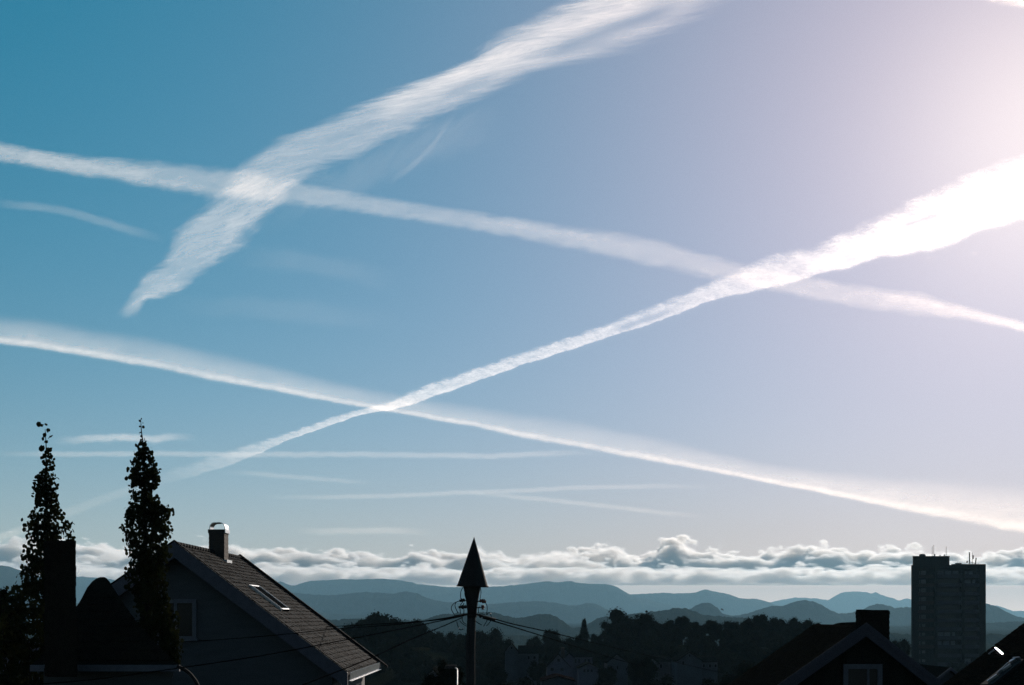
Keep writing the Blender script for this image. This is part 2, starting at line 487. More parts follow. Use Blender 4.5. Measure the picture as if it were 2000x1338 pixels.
def cloud_block(name, y0, y1, zb, zt, m, xs=0.47):
    """a closed slab of air that holds one row of clouds"""
    bm = bmesh.new()
    xw0, xw1 = y0 * xs, y1 * xs
    vs = [bm.verts.new(p) for p in ((-xw0, y0, zb), (xw0, y0, zb), (xw1, y1, zb), (-xw1, y1, zb), (-xw0, y0, zt), (xw0, y0, zt), (xw1, y1, zt), (-xw1, y1, zt))]
    for f in ((0, 3, 2, 1), (4, 5, 6, 7), (0, 1, 5, 4), (1, 2, 6, 5), (2, 3, 7, 6), (3, 0, 4, 7)):
        bm.faces.new([vs[i] for i in f])
    return tag(link_bm(name, bm, m), kind='structure')
def tops_at(Y, prof): return [((px - 1000) / F * Y, CAM_Z + (HZ - py) / F * Y) for px, py in prof]
T_back = tops_at(48000, [(-60, 1062), (60, 1050), (110, 1062), (160, 1060), (240, 1078), (330, 1082), (450, 1066), (540, 1072), (640, 1078), (760, 1080), (900, 1082), (1000, 1088), (1080, 1078), (1190, 1072), (1270, 1084), (1292, 1062), (1325, 1052), (1345, 1066), (1400, 1070), (1480, 1082), (1560, 1070), (1660, 1078), (1740, 1068), (1800, 1080), (1930, 1084), (2060, 1092)])
M_bank = cloud_material('cloud_bank', 1180, T_back, 1 / 1300.0, 0.395, 0.0062, (.86, .93, 1), 2.1, .05, .13)
cloud_block('clouds', 46000, 52500, 1180, 2850, M_bank)
T_mid = tops_at(41000, [(-60, 1098), (120, 1090), (240, 1104), (420, 1106), (520, 1094), (700, 1108), (820, 1098), (960, 1110), (1090, 1092), (1230, 1108), (1330, 1100), (1420, 1112), (1540, 1102), (1650, 1112), (1740, 1096), (1850, 1110), (2060, 1108)])
M_mid = cloud_material('cloud_middle', 1030, T_mid, 1 / 1000.0, 0.41, 0.0055, (.86, .93, 1), 2.9, .06, .13)
cloud_block('clouds', 39500, 43000, 1030, 1850, M_mid)
T_deck = tops_at(35500, [(-60, 1118), (300, 1122), (700, 1118), (1100, 1124), (1500, 1120), (2060, 1122)])
M_deck = cloud_material('cloud_deck', 800, T_deck, 1 / 620.0, 0.345, 0.0062, (.84, .92, 1), 3.4, .07, .11)
cloud_block('clouds', 33500, 37000, 800, 1180, M_deck)
T_low = tops_at(30000, [(-60, 1190), (900, 1180), (1200, 1166), (1400, 1158), (1560, 1152), (1760, 1150), (1950, 1158), (2060, 1160)])
M_low = cloud_material('cloud_shreds', 330, T_low, 1 / 900.0, 0.47, 0.0016, (.9, .95, 1), 3.0, .10, .10)
cloud_block('clouds', 28500, 31000, 480, 720, M_low)
# ------------------------------------------------------------------ ground, hills, haze
def ground_mat(name, c0, c1, scale, rough=1.0):
    m, nt, out = mat_new(name)
    nb = NB(nt)
    geo = node(nt, 'ShaderNodeNewGeometry')
    n = nb.noise(geo.outputs['Position'], scale, 5, 0.65)
    col = nb.ramp(n, [(0.3, c0), (0.7, c1)])
    b = node(nt, 'ShaderNodeBsdfPrincipled')
    b.inputs['Roughness'].default_value = rough
    b.inputs['Specular IOR Level'].default_value = 0.0
    nt.links.new(col, b.inputs['Base Color'])
    nt.links.new(b.outputs[0], out.inputs['Surface'])
    return m
M_forest = ground_mat('wooded_slope', (.010, .014, .009), (.028, .032, .02), 0.02)
M_rock = ground_mat('rocky_slope', (.02, .022, .02), (.05, .048, .044), 0.004)
M_ground = ground_mat('grass_and_scrub', (.006, .0075, .004), (.013, .014, .008), 0.15)

def gz(x, y):
    """height of the town's ground"""
    d = math.hypot(x, y)
    z = interp([(0, 0), (60, -1.5), (150, -8), (300, -12), (450, -20), (900, -26), (2000, -25), (40000, -25)], d if y > 0 else 0)
    if 120 < y < 700:       # the wooded rise behind the houses
        k = math.exp(-((y - 325) / 70) ** 2) if y < 325 else math.exp(-((y - 325) / 160) ** 2)
        rise = interp([(-140, 16), (-60, 18), (-20, 17), (8, 13), (16, 12), (28, 18), (60, 17), (72, 14), (90, 2), (130, 0)], x * 325 / max(y, 1))
        z += rise * k
    if d < 2500: z += 0.8 * mnoise.noise(Vector((x / 90, y / 90, 3)))
    return z
gv, gf = [], []
ys = [-1200, -600, -200, -60, 0, 20, 40, 60, 85, 110, 140, 160, 180, 200, 220, 240, 260, 280, 300, 320, 340, 360, 400, 450, 500, 560, 640, 740, 900, 1200, 1700, 2500, 4000, 8000, 15000, 23800]
NX = 121
for y in ys:
    for i in range(NX):
        k = 2 * i / (NX - 1) - 1
        x = (abs(k) ** 2.6) * math.copysign(15800, k)
        gv.append((x, y, gz(x, y)))
for j in range(len(ys) - 1):
    for i in range(NX - 1):
        a = j * NX + i
        gf.append((a, a + 1, a + NX + 1, a + NX))
tag(link_data('ground', gv, gf, M_ground, smooth=True), kind='structure')

def ridge(prof, D, w, m, rough_px=1.0, seed=0, step=3.0, base=-60.0, name='hills', rows=16):
    """one range of hills whose crest shows along prof (pixels) at distance D"""
    x0, x1 = prof[0][0], prof[-1][0]
    n = int((x1 - x0) / step) + 1
    T = [i / rows for i in range(rows + 1)] + [1 + i / 5 for i in range(1, 6)]
    V, Fc = [], []
    nt_ = len(T)
    for i in range(n):
        px = x0 + (x1 - x0) * i / (n - 1)
        # softened profile
        py = sum(interp(prof, px + o_) * k_ for o_, k_ in ((-4, .2), (-2, .2), (0, .2), (2, .2), (4, .2)))
        py += 1.7 * rough_px * (mnoise.noise(Vector((px * .35, seed, 0))) * .5 + mnoise.noise(Vector((px * .09, seed, 5))) * .9 + mnoise.noise(Vector((px * .9, seed, 9))) * .45 + mnoise.noise(Vector((px * 2.1, seed, 3))) * .25)
        c = at(px, py, D)
        for j, t in enumerate(T):
            y = D - w * (1 - t)
            s_ = math.sin(min(t, 1) * math.pi / 2) ** 1.3 if t <= 1 else math.cos((t - 1) * math.pi / 2) ** 1.2
            f = mnoise.noise(Vector((c.x / (w * .35) + seed, y / (w * .35), 1.0))) * .2 + mnoise.noise(Vector((c.x / (w * .1) + seed, y / (w * .1), 7.0))) * .08
            s_ = max(0.0, s_ + f * math.sin(min(max(t, 0), 1) * math.pi) * (0.9 if t < 1 else .3))
            if t < 1: s_ = min(s_, 0.55 + 0.44 * t)
            V.append((c.x, y, base + (c.z - base) * s_))
    for i in range(n - 1):
        for j in range(nt_ - 1):
            a = i * nt_ + j
            Fc.append((a, a + nt_, a + nt_ + 1, a + 1))
    return tag(link_data(name, V, Fc, m), kind='structure')

ridge([(1430,1210),(1480,1182),(1500,1177),(1530,1171),(1555,1167),(1585,1168),(1620,1172),(1632,1163),(1645,1157),(1665,1155),(1690,1156),(1702,1160),(1708,1157),(1713,1156),(1725,1164),(1745,1168),(1758,1174),(1766,1169),(1775,1169),(1790,1176),(1850,1185),(1925,1180),(1948,1183),(1962,1188),(1973,1196),(1985,1193),(2000,1193),(2080,1200),(2150,1215)], 19500, 900, M_rock, .8, 1)
ridge([(1180,1215),(1212,1160),(1240,1161),(1262,1159),(1300,1158),(1340,1159),(1360,1157),(1372,1152),(1379,1151),(1388,1154),(1400,1156),(1425,1161),(1445,1169),(1480,1170),(1497,1174),(1515,1182),(1560,1196),(1620,1215)], 14500, 700, M_rock, .8, 2)
ridge([(-160,1150),(-60,1120),(100,1130),(150,1126),(200,1129),(240,1136),(300,1140),(420,1134),(500,1136),(535,1137),(550,1136),(572,1145),(588,1139),(605,1135),(640,1133),(668,1131),(700,1132),(745,1130),(780,1133),(820,1141),(850,1144),(880,1147),(960,1146),(990,1144),(1030,1140),(1070,1135),(1092,1138),(1108,1134),(1125,1138),(1150,1140),(1185,1141),(1200,1144),(1215,1152),(1232,1163),(1300,1180),(1400,1200),(1500,1215)], 13000, 700, M_rock, .9, 3)
ridge([(400,1150),(500,1148),(560,1157),(610,1161),(650,1163),(680,1159),(715,1156),(745,1158),(765,1160),(790,1155),(815,1159),(840,1170),(870,1176),(930,1180),(960,1180),(1000,1176),(1050,1174),(1085,1177),(1110,1183),(1130,1182),(1148,1177),(1165,1180),(1185,1190),(1230,1202),(1290,1213)], 9000, 350, M_forest, 1.0, 4)
ridge([(-200,1090),(-60,1098),(0,1104),(20,1107),(50,1118),(75,1128),(105,1145),(130,1170),(150,1178),(200,1186),(400,1192),(600,1196),(760,1205),(900,1213)], 7800, 450, M_forest, 1.0, 5)
ridge([(1290,1215),(1335,1196),(1350,1188),(1364,1180),(1378,1177),(1392,1179),(1402,1187),(1412,1200),(1440,1203),(1462,1197),(1490,1188),(1508,1184),(1530,1183),(1552,1175),(1572,1172),(1588,1174),(1604,1181),(1620,1191),(1634,1197),(1655,1198),(1685,1192),(1700,1182),(1714,1179),(1728,1181),(1745,1187),(1765,1186),(1785,1187),(1850,1190),(1900,1182),(1928,1179),(1945,1184),(1962,1193),(1985,1204),(2010,1208),(2080,1214)], 6500, 260, M_forest, 1.3, 6)
ridge([(560,1215),(700,1208),(800,1212),(835,1208),(860,1200),(900,1197),(960,1195),(975,1199),(990,1203),(1005,1207),(1030,1205),(1052,1199),(1075,1200),(1095,1208),(1110,1222),(1125,1228),(1150,1218),(1170,1206),(1200,1203),(1290,1193),(1318,1188),(1340,1188),(1355,1193),(1372,1201),(1420,1205),(1460,1207),(1700,1240),(1770,1248),(1850,1250),(1940,1255),(2080,1260)], 3000, 130, M_forest, 1.6, 7, step=2.0)

ridge([(300,1250),(560,1244),(900,1241),(1300,1243),(1600,1240),(1700,1238),(1745,1236),(1790,1241),(1860,1250),(1900,1244),(1940,1238),(1975,1240),(2020,1236),(2100,1232)], 1900, 130, M_forest, 2.0, 8, step=2.0)
ridge([(1560,1240),(1700,1226),(1800,1222),(1900,1219),(1960,1215),(2100,1209)], 4300, 200, M_forest, 1.3, 9, step=2.0)

hz_m, hnt, hout = mat_new('haze_air')
hv = hnt.nodes.new('ShaderNodeVolumePrincipled')
hv.inputs['Color'].default_value = (0.41, 0.78, 1.0, 1)
hv.inputs['Density'].default_value = 5.1e-5
hv.inputs['Anisotropy'].default_value = 0.12
hnt.links.new(hv.outputs[0], hout.inputs['Volume'])
bm = bmesh.new()
bmesh.ops.create_cube(bm, size=1.0)
for v in bm.verts:
    v.co = Vector((v.co.x * 32000, (v.co.y + .5) * 25400 - 1400, -64 if v.co.z < 0 else 470))
tag(link_bm('haze', bm, hz_m), kind='stuff')
# ------------------------------------------------------------------ materials of the town
def surf(name, c0, c1=None, scale=3.0, rough=0.8, metal=0.0, spec=0.3, bump=0.0, stretch=(1, 1, 1), bscale=None, island=0.0):
    m, nt, out = mat_new(name)
    nb = NB(nt)
    c1 = c1 or tuple(x * 0.7 for x in c0)
    tc = node(nt, 'ShaderNodeTexCoord')
    mp = node(nt, 'ShaderNodeMapping'); mp.inputs['Scale'].default_value = stretch
    nt.links.new(tc.outputs['Object'], mp.inputs['Vector'])
    n = nb.noise(mp.outputs[0], scale, 5, 0.65)
    if island:          # every tile, brick or board has a tone of its own
        g_ = node(nt, 'ShaderNodeNewGeometry')
        n = nb.math('ADD', nb.math('MULTIPLY', n, 1 - island), nb.math('MULTIPLY', g_.outputs['Random Per Island'], island))
    b = node(nt, 'ShaderNodeBsdfPrincipled')
    nt.links.new(nb.ramp(n, [(0.3, c0), (0.7, c1)]), b.inputs['Base Color'])
    b.inputs['Roughness'].default_value = rough
    b.inputs['Metallic'].default_value = metal
    b.inputs['Specular IOR Level'].default_value = spec
    if bump:
        bp = node(nt, 'ShaderNodeBump'); bp.inputs['Strength'].default_value = bump
        bp.inputs['Distance'].default_value = 0.02
        n2 = nb.noise(mp.outputs[0], bscale or scale * 4, 4, 0.6)
        nt.links.new(n2, bp.inputs['Height']); nt.links.new(bp.outputs[0], b.inputs['Normal'])
    nt.links.new(b.outputs[0], out.inputs['Surface'])
    return m
M_wall_grey = surf('grey_painted_boards', (.055, .064, .068), (.042, .049, .052), 1.2, .75, bump=.3, stretch=(1, 1, 6))
M_barge = surf('barge_paint', (.075, .08, .098), (.052, .055, .07), 5, .6, bump=.4)
M_tile = surf('slate_tiles', (.0125, .0168, .0185), (.0026, .0034, .0037), 3.5, .9, spec=.03, bump=.6, island=.6)
M_tile_dark = surf('dark_roofing', (.022, .018, .013), (.013, .011, .009), 4, 1.0, spec=.0, bump=.5)
M_brick = surf('sooty_brick', (.055, .04, .03), (.03, .026, .022), 6, .9, bump=.7)
M_brick_dark = surf('soot_black_render', (.022, .019, .014), (.014, .012, .010), 6, 1.0, spec=.0, bump=.6)
M_steel = surf('bright_sheet_metal', (.75, .76, .76), (.6, .61, .61), 6, .28, metal=1.0)
M_zinc = surf('dull_zinc', (.40, .42, .44), (.28, .3, .31), 5, .42, metal=1.0)
M_frame = surf('window_paint', (.10, .11, .125), (.075, .08, .095), 4, .6)
M_glass = surf('dark_window_glass', (.012, .013, .014), (.008, .009, .01), 2, .25, spec=.25)
M_curtain = surf('drawn_curtain', (.06, .052, .042), (.03, .027, .022), 5, .9, stretch=(14, 1, 1))
M_void = surf('unlit_skylight_glass', (.008, .009, .010), (.006, .007, .008), 2, 1.0, spec=0)
M_black = surf('black_cable_sheath', (.007, .007, .007), (.005, .005, .005), 8, 1.0, spec=0.0)
M_pole = surf('weathered_pole_wood', (.05, .047, .043), (.03, .028, .026), 3, .95, spec=.05, stretch=(6, 6, .6), bump=.6)
M_cap = surf('dark_painted_cap', (.028, .026, .024), (.02, .018, .017), 3, .8, spec=.1)
M_porc = surf('brown_porcelain', (.10, .028, .014), (.06, .018, .01), 6, .25, spec=.6)
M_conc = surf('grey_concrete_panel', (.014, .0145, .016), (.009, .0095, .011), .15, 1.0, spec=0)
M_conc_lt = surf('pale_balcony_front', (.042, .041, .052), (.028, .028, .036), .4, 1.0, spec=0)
M_recess = surf('red_brown_back_wall', (.028, .015, .011), (.018, .010, .008), .5, .9)
M_white = surf('white_house_boards', (.09, .09, .115), (.065, .065, .085), .6, .8)
M_greyh = surf('grey_house_boards', (.045, .05, .062), (.03, .034, .042), .6, .8)
M_redroof = surf('dark_red_roof', (.012, .008, .007), (.008, .005, .005), .8, 1.0, spec=0)
M_darkroof = surf('mossy_dark_roof', (.012, .012, .010), (.008, .008, .007), .8, 1.0, spec=0)
M_bark = surf('bark', (.02, .017, .013), (.010, .009, .008), 2.5, 1.0, spec=0, bump=.6)

def leaf_mat(name, c0, c1, trans, scale=.6):
    m, nt, out = mat_new(name)
    nb = NB(nt)
    geo = node(nt, 'ShaderNodeNewGeometry')
    n = nb.noise(geo.outputs['Position'], scale, 3, 0.6)
    col = nb.ramp(n, [(0.3, c0), (0.7, c1)])
    b = node(nt, 'ShaderNodeBsdfPrincipled')
    nt.links.new(col, b.inputs['Base Color'])
    b.inputs['Roughness'].default_value = .9
    b.inputs['Specular IOR Level'].default_value = .0
    t = node(nt, 'ShaderNodeBsdfTranslucent'); nt.links.new(col, t.inputs['Color'])
    mx = node(nt, 'ShaderNodeMixShader'); mx.inputs[0].default_value = trans
    nt.links.new(b.outputs[0], mx.inputs[1]); nt.links.new(t.outputs[0], mx.inputs[2])
    nt.links.new(mx.outputs[0], out.inputs['Surface'])
    return m
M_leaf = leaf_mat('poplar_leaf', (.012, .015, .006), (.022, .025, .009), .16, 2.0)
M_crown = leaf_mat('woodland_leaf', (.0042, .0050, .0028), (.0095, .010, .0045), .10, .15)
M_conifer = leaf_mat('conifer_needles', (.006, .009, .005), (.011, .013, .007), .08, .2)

# ------------------------------------------------------------------ mesh helpers
origin_of = {}      # world origin that each built object's vertices are measured from
class MB:
    def __init__(s): s.v, s.f = [], []
    def quad(s, a, b, c, d):
        i = len(s.v); s.v += [tuple(a), tuple(b), tuple(c), tuple(d)]; s.f.append((i, i + 1, i + 2, i + 3))
    def hexa(s, p):
        """eight corners: bottom four then top four"""
        i = len(s.v); s.v += [tuple(q) for q in p]
        for f in ((0, 3, 2, 1), (4, 5, 6, 7), (0, 1, 5, 4), (1, 2, 6, 5), (2, 3, 7, 6), (3, 0, 4, 7)):
            s.f.append(tuple(i + k for k in f))
    def box(s, x0, x1, y0, y1, z0, z1):
        s.hexa([(x0, y0, z0), (x1, y0, z0), (x1, y1, z0), (x0, y1, z0), (x0, y0, z1), (x1, y0, z1), (x1, y1, z1), (x0, y1, z1)])
    def prism(s, pts, y0, y1):
        """outline in x,z extruded along y"""
        i = len(s.v); n = len(pts)
        s.v += [(x, y0, z) for x, z in pts] + [(x, y1, z) for x, z in pts]
        s.f.append(tuple(i + k for k in range(n))); s.f.append(tuple(i + n + k for k in reversed(range(n))))
        for k in range(n):
            k2 = (k + 1) % n
            s.f.append((i + k2, i + k, i + n + k, i + n + k2))
    def slab(s, a, b, c, d, t):
        """quad a,b,c,d thickened by t along its normal"""
        a, b, c, d = map(Vector, (a, b, c, d))
        n = (b - a).cross(d - a).normalized() * t
        s.hexa([a, b, c, d, a + n, b + n, c + n, d + n])
    def tube(s, pts, r, k=8, r2=None):
        pts = [Vector(p) for p in pts]; n = len(pts); i0 = len(s.v)
        for j, p in enumerate(pts):
            d = (pts[min(j + 1, n - 1)] - pts[max(j - 1, 0)]).normalized()
            u = d.cross(Vector((0, 0, 1)))
            if u.length < .05: u = d.cross(Vector((0, 1, 0)))
            u.normalize(); w = d.cross(u)
            rr = r if r2 is None else r + (r2 - r) * j / (n - 1)
            for q in range(k):
                a = 2 * math.pi * q / k
                s.v.append(tuple(p + (u * math.cos(a) + w * math.sin(a)) * rr))
        for j in range(n - 1):
            for q in range(k):
                a = i0 + j * k + q; b = i0 + j * k + (q + 1) % k
                s.f.append((a, b, b + k, a + k))
        s.f.append(tuple(i0 + q for q in reversed(range(k)))); s.f.append(tuple(i0 + (n - 1) * k + q for q in range(k)))
    def lathe(s, c, prof, k=20):
        """prof: (radius, z) from bottom to top about the vertical axis through c"""
        i0 = len(s.v)
        for r_, z in prof:
            for q in range(k):
                a = 2 * math.pi * q / k
                s.v.append((c[0] + r_ * math.cos(a), c[1] + r_ * math.sin(a), z))
        for j in range(len(prof) - 1):
            for q in range(k):
                a = i0 + j * k + q; b = i0 + j * k + (q + 1) % k
                s.f.append((a, b, b + k, a + k))
        s.f.append(tuple(i0 + q for q in reversed(range(k)))); s.f.append(tuple(i0 + (len(prof) - 1) * k + q for q in range(k)))
    def build(s, name, m, parent=None, smooth=False, bevel=0):
        off = origin_of.get(parent.name, (0, 0, 0)) if parent is not None else (0, 0, 0)
        vs = [(x - off[0], y - off[1], z - off[2]) for x, y, z in s.v]
        o = link_data(name, vs, s.f, m, parent, smooth)
        origin_of[o.name] = off
        if bevel:
            b = o.modifiers.new('bevel', 'BEVEL'); b.width = bevel; b.segments = 2; b.limit_method = 'ANGLE'
        return o

def thing(name, label, cat, loc, group=None):
    """an Empty at the base of a thing; its parts are built in world coordinates"""
    o = empty(name, loc)
    origin_of[o.name] = tuple(loc)
    tag(o, label, cat, group)
    return o

def smooth_line(pts, n=6):
    """Catmull-Rom through the points"""
    P = [Vector(p) for p in pts]; P = [P[0] * 2 - P[1]] + P + [P[-1] * 2 - P[-2]]
    out = []
    for i in range(1, len(P) - 2):
        a, b, c, d = P[i - 1:i + 3]
        for k in range(n):
            t = k / n
            out.append(.5 * ((2 * b) + (c - a) * t + (2 * a - 5 * b + 4 * c - d) * t * t + (3 * b - a - 3 * c + d) * t ** 3))
    out.append(P[-2])
    return out

def tiles_on(mb, e0, e1, r0, r1, rows, cols, t=.025, seed=0):
    """overlapping tiles on the roof plane from eave e0-e1 to ridge r0-r1"""
    rr = random.Random(seed)
    e0, e1, r0, r1 = map(Vector, (e0, e1, r0, r1))
    n = (e1 - e0).cross(r0 - e0).normalized()
    if n.z < 0: n = -n
    def P(u, v): return (e0 * (1 - u) + e1 * u) * (1 - v) + (r0 * (1 - u) + r1 * u) * v
    for j in range(rows):
        off = .5 if j % 2 else 0
        for i in range(-1, cols):
            u0, u1 = (i + off + .04) / cols, (i + 1 + off - .04) / cols
            u0, u1 = max(0, u0), min(1, u1)
            if u1 - u0 < .004: continue
            v0 = j / rows + rr.uniform(-.0035, .0035); v1 = min(1, (j + 1.25) / rows)
            v0 = max(0, v0)
            l0 = t * (1.6 + rr.uniform(-.35, .45)); l1 = t * .3
            a, b, c, d = P(u0, v0), P(u1, v0), P(u1, v1), P(u0, v1)
            mb.hexa([a, b, c, d, a + n * l0, b + n * (l0 + rr.uniform(-.004, .004)), c + n * l1, d + n * l1])

# ------------------------------------------------------------------ grey gabled house on the left
def grey_house():
    Y0, Y1 = 45.0, 56.0
    px_, pz = -10.69, 12.32                      # peak
    ex, ez = -5.30, 12.32 - 5.39 * .755          # right eave
    lx, lz = -16.0, 12.32 - 5.31 * .69           # left eave
    h = thing('gabled_house', 'grey gabled house with a shingled roof, metal capped chimney and roof window', 'house', (px_, 50, -.4))
    th = .16
    roof = MB()
    def rp(x, y):     # right plane height
        return pz - (x - px_) * .755
    roof.hexa([(px_, Y0 + .1, pz - .22), (ex, Y0 + .1, ez - .22), (ex, Y1 - .1, ez - .22), (px_, Y1 - .1, pz - .22),
               (px_, Y0 + .1, pz - .03), (ex, Y0 + .1, ez - .03), (ex, Y1 - .1, ez - .03), (px_, Y1 - .1, pz - .03)])
    roof.hexa([(lx, Y0 + .1, lz - .22), (px_, Y0 + .1, pz - .22), (px_, Y1 - .1, pz - .22), (lx, Y1 - .1, lz - .22),
               (lx, Y0 + .1, lz - .03), (px_, Y0 + .1, pz - .03), (px_, Y1 - .1, pz - .03), (lx, Y1 - .1, lz - .03)])
    tiles_on(roof, (ex, Y0 + .12, ez - .03), (ex, Y1 - .12, ez - .03), (px_, Y0 + .12, pz - .03), (px_, Y1 - .12, pz - .03), 31, 52, t=.03, seed=3)
    tiles_on(roof, (lx, Y0 + .12, lz - .03), (lx, Y1 - .12, lz - .03), (px_, Y0 + .12, pz - .03), (px_, Y1 - .12, pz - .03), 24, 36, seed=4)
    r = roof.build('roof', M_tile, h)
    # ridge caps
    rc = MB()
    for k in range(26):
        y = Y0 + .15 + k * .413
        rc.tube([(px_, y, pz + .0), (px_, y + .44, pz + .015)], .085, 8, .075)
    rc.build('ridge_cap', M_tile, r, smooth=True)
    # bargeboards
    for nm, xe, zz in (('right', ex + .1, ez - .075), ('left', lx - .1, lz - .07)):
        for ya, yb, dep in ((Y0 - .02, Y0 + .08, .50), (Y1 - .08, Y1 + .02, .24)):
            b = MB()
            b.hexa([(px_, ya, pz + .06 - dep), (xe, ya, zz + .06 - dep), (xe, yb, zz + .06 - dep), (px_, yb, pz + .06 - dep),
                    (px_, ya, pz + .06), (xe, ya, zz + .06), (xe, yb, zz + .06), (px_, yb, pz + .06)])
            cap_ = MB()
            if dep > .3:
                cap_.hexa([(px_, ya - .03, pz + .09), (xe, ya - .03, zz + .09), (xe, yb + .06, zz + .09), (px_, yb + .06, pz + .09),
                        (px_, ya - .03, pz + .12), (xe, ya - .03, zz + .12), (xe, yb + .06, zz + .12), (px_, yb + .06, pz + .12)])
            else:
                cap_.hexa([(px_, ya - .08, pz + .065), (xe + .3, ya - .08, zz - .165), (xe + .3, yb + .03, zz - .165), (px_, yb + .03, pz + .065),
                        (px_, ya - .08, pz + .15), (xe + .3, ya - .08, zz - .085), (xe + .3, yb + .03, zz - .085), (px_, yb + .03, pz + .15)])
            bo_ = b.build('bargeboard', M_barge, r)
            cap_.build('verge_tiles', M_tile, r)
    # walls of lapped boards
    w = MB()
    wy = Y0 + .5
    wl_, wr_ = lx + .45, ex - .45
    def top(x): return (pz - (x - px_) * .755 if x > px_ else pz - (px_ - x) * .69) - .24
    z = -1.0
    step = .155
    w.prism([(wl_, -1.2), (wr_, -1.2), (wr_, top(wr_)), (px_, pz - .26), (wl_, top(wl_))], wy + .03, Y1 - .5)
    while z < pz - .5:
        zt = z + step
        x0, x1 = wl_, wr_
        if zt > top(wl_): x0 = px_ - (pz - .26 - zt) / .69
        if zt > top(wr_): x1 = px_ + (pz - .26 - zt) / .755
        if x1 - x0 < .2: break
        w.hexa([(x0, wy - .002, z), (x1, wy - .002, z), (x1, wy + .032, z), (x0, wy + .032, z), (x0, wy + .014, zt), (x1, wy + .014, zt), (x1, wy + .032, zt), (x0, wy + .032, zt)])
        z = zt
    w.build('wall', M_wall_grey, h)
    # window
    p0, p1 = at(322, 1247, wy), at(384, 1170, wy)
    fx0, fx1, fz0, fz1 = p0.x, p1.x, p0.z, p1.z
    f = MB(); t = .13
    f.box(fx0, fx0 + t, wy - .06, wy + .02, fz0, fz1); f.box(fx1 - t, fx1, wy - .06, wy + .02, fz0, fz1)
    f.box(fx0 + t, fx1 - t, wy - .06, wy + .02, fz1 - t, fz1); f.box(fx0 - .05, fx1 + .05, wy - .11, wy + .02, fz0 - .09, fz0 - .001)
    f.box(fx0 + t, fx1 - t, wy - .045, wy + .02, fz0 + .001, fz0 + .07)
    mxx = fx0 + .30
    f.box(mxx, mxx + .1, wy - .05, wy + .02, fz0 + .07, fz1 - t)
    wf = f.build('window', M_frame, h)
    g = MB(); g.box(fx0 + t, fx1 - t, wy - .012, wy - .004, fz0 + .07, fz1 - t); g.build('pane', M_glass, wf)
    # chimney
    yc = 50.8
    cx0, cx1 = at(408, 0, yc).x, at(438, 0, yc).x
    zt = at(0, 1034, yc).z
    c = MB()
    zc = pz - .9
    k = 0
    hh = .075
    while zc < zt - .16:
        e = .0 if k % 2 else .006
        c.box(cx0 - e, cx1 + e, yc - e, yc + .72 + e, zc, zc + hh - .001); zc += hh; k += 1
    c.box(cx0 - .03, cx1 + .03, yc - .03, yc + .75, zc, zt)
    ch = c.build('chimney', M_brick, r)
    cp = MB()
    arch = [(cx0 + .03, yc + .36, zt), (cx0 + .04, yc + .36, zt + .13), (cx0 + .12, yc + .36, zt + .22), (cx0 + .25, yc + .36, zt + .235), (cx1 - .14, yc + .36, zt + .235), (cx1 - .03, yc + .36, zt + .15), (cx1 - .0, yc + .36, zt)]
    S_ = smooth_line(arch, 5)
    for a, b in zip(S_, S_[1:]):
        n_ = Vector((-(b - a).z, 0, (b - a).x)).normalized() * .028
        cp.hexa([a + Vector((0, -.32, 0)), b + Vector((0, -.32, 0)), b + Vector((0, .34, 0)), a + Vector((0, .34, 0)),
                 a + n_ + Vector((0, -.32, 0)), b + n_ + Vector((0, -.32, 0)), b + n_ + Vector((0, .34, 0)), a + n_ + Vector((0, .34, 0))])
    cp.box(cx1 + .031, cx1 + .05, yc - .04, yc + .76, zt - .12, zt + .01)
    cp.build('cowl', M_steel, ch, smooth=False)
    fl = MB(); fl.box(cx1 - .05, cx1 + .12, yc - .1, yc + .82, rp(cx1 + .1, 0) - .02, rp(cx1 + .1, 0) + .11); fl.build('flashing', M_zinc, ch)
    # roof window: rails along the slope
    def onroof(px, py):
        dx, dz = (px - 1000) / F, (HZ - py) / F
        # z = pz-(x-px_)*.755 ; x=dx*Y ; z=CAM_Z+dz*Y
        Y = (pz + px_ * .755 - CAM_Z) / (dz + .755 * dx)
        return Vector((dx * Y, Y, CAM_Z + dz * Y))
    nrm = Vector((.755, 0, 1)).normalized()
    a0, a1, b0, b1 = onroof(491, 1147), onroof(545, 1194), onroof(508, 1148), onroof(561, 1196)
    ya, yb = (a0.y + a1.y) / 2, (b0.y + b1.y) / 2
    xa, xb = a0.x, a1.x
    def onp(x, y, l): return Vector((x, y, rp(x, y))) + nrm * l
    sk = MB()
    sk.hexa([onp(xa, ya + .06, 0), onp(xb, ya + .06, 0), onp(xb, yb - .06, 0), onp(xa, yb - .06, 0), onp(xa, ya + .06, .075), onp(xb, ya + .06, .075), onp(xb, yb - .06, .075), onp(xa, yb - .06, .075)])
    so = sk.build('roof_window', M_void, r)
    for y in (ya, yb):
        q = MB(); q.hexa([onp(xa, y - .02, 0), onp(xb, y - .02, 0), onp(xb, y + .02, 0), onp(xa, y + .02, 0), onp(xa, y - .02, .10), onp(xb, y - .02, .10), onp(xb, y + .02, .10), onp(xa, y + .02, .10)])
        q.build('side_rail', M_steel, so)
    for x in (xa - .02, xb - .06):
        q = MB(); q.hexa([onp(x, ya - .1, .02), onp(x + .045, ya - .1, .02), onp(x + .045, yb + .12, .02), onp(x, yb + .12, .02), onp(x, ya - .1, .085), onp(x + .045, ya - .1, .08), onp(x + .045, yb + .12, .08), onp(x, yb + .12, .085)])
        q.build('cross_rail', M_zinc, so)
    # eaves gutter: an open folded channel of sheet metal
    g = MB()
    gx = ex + .07
    ya_, yb_ = Y0 + .6, Y1 - .35
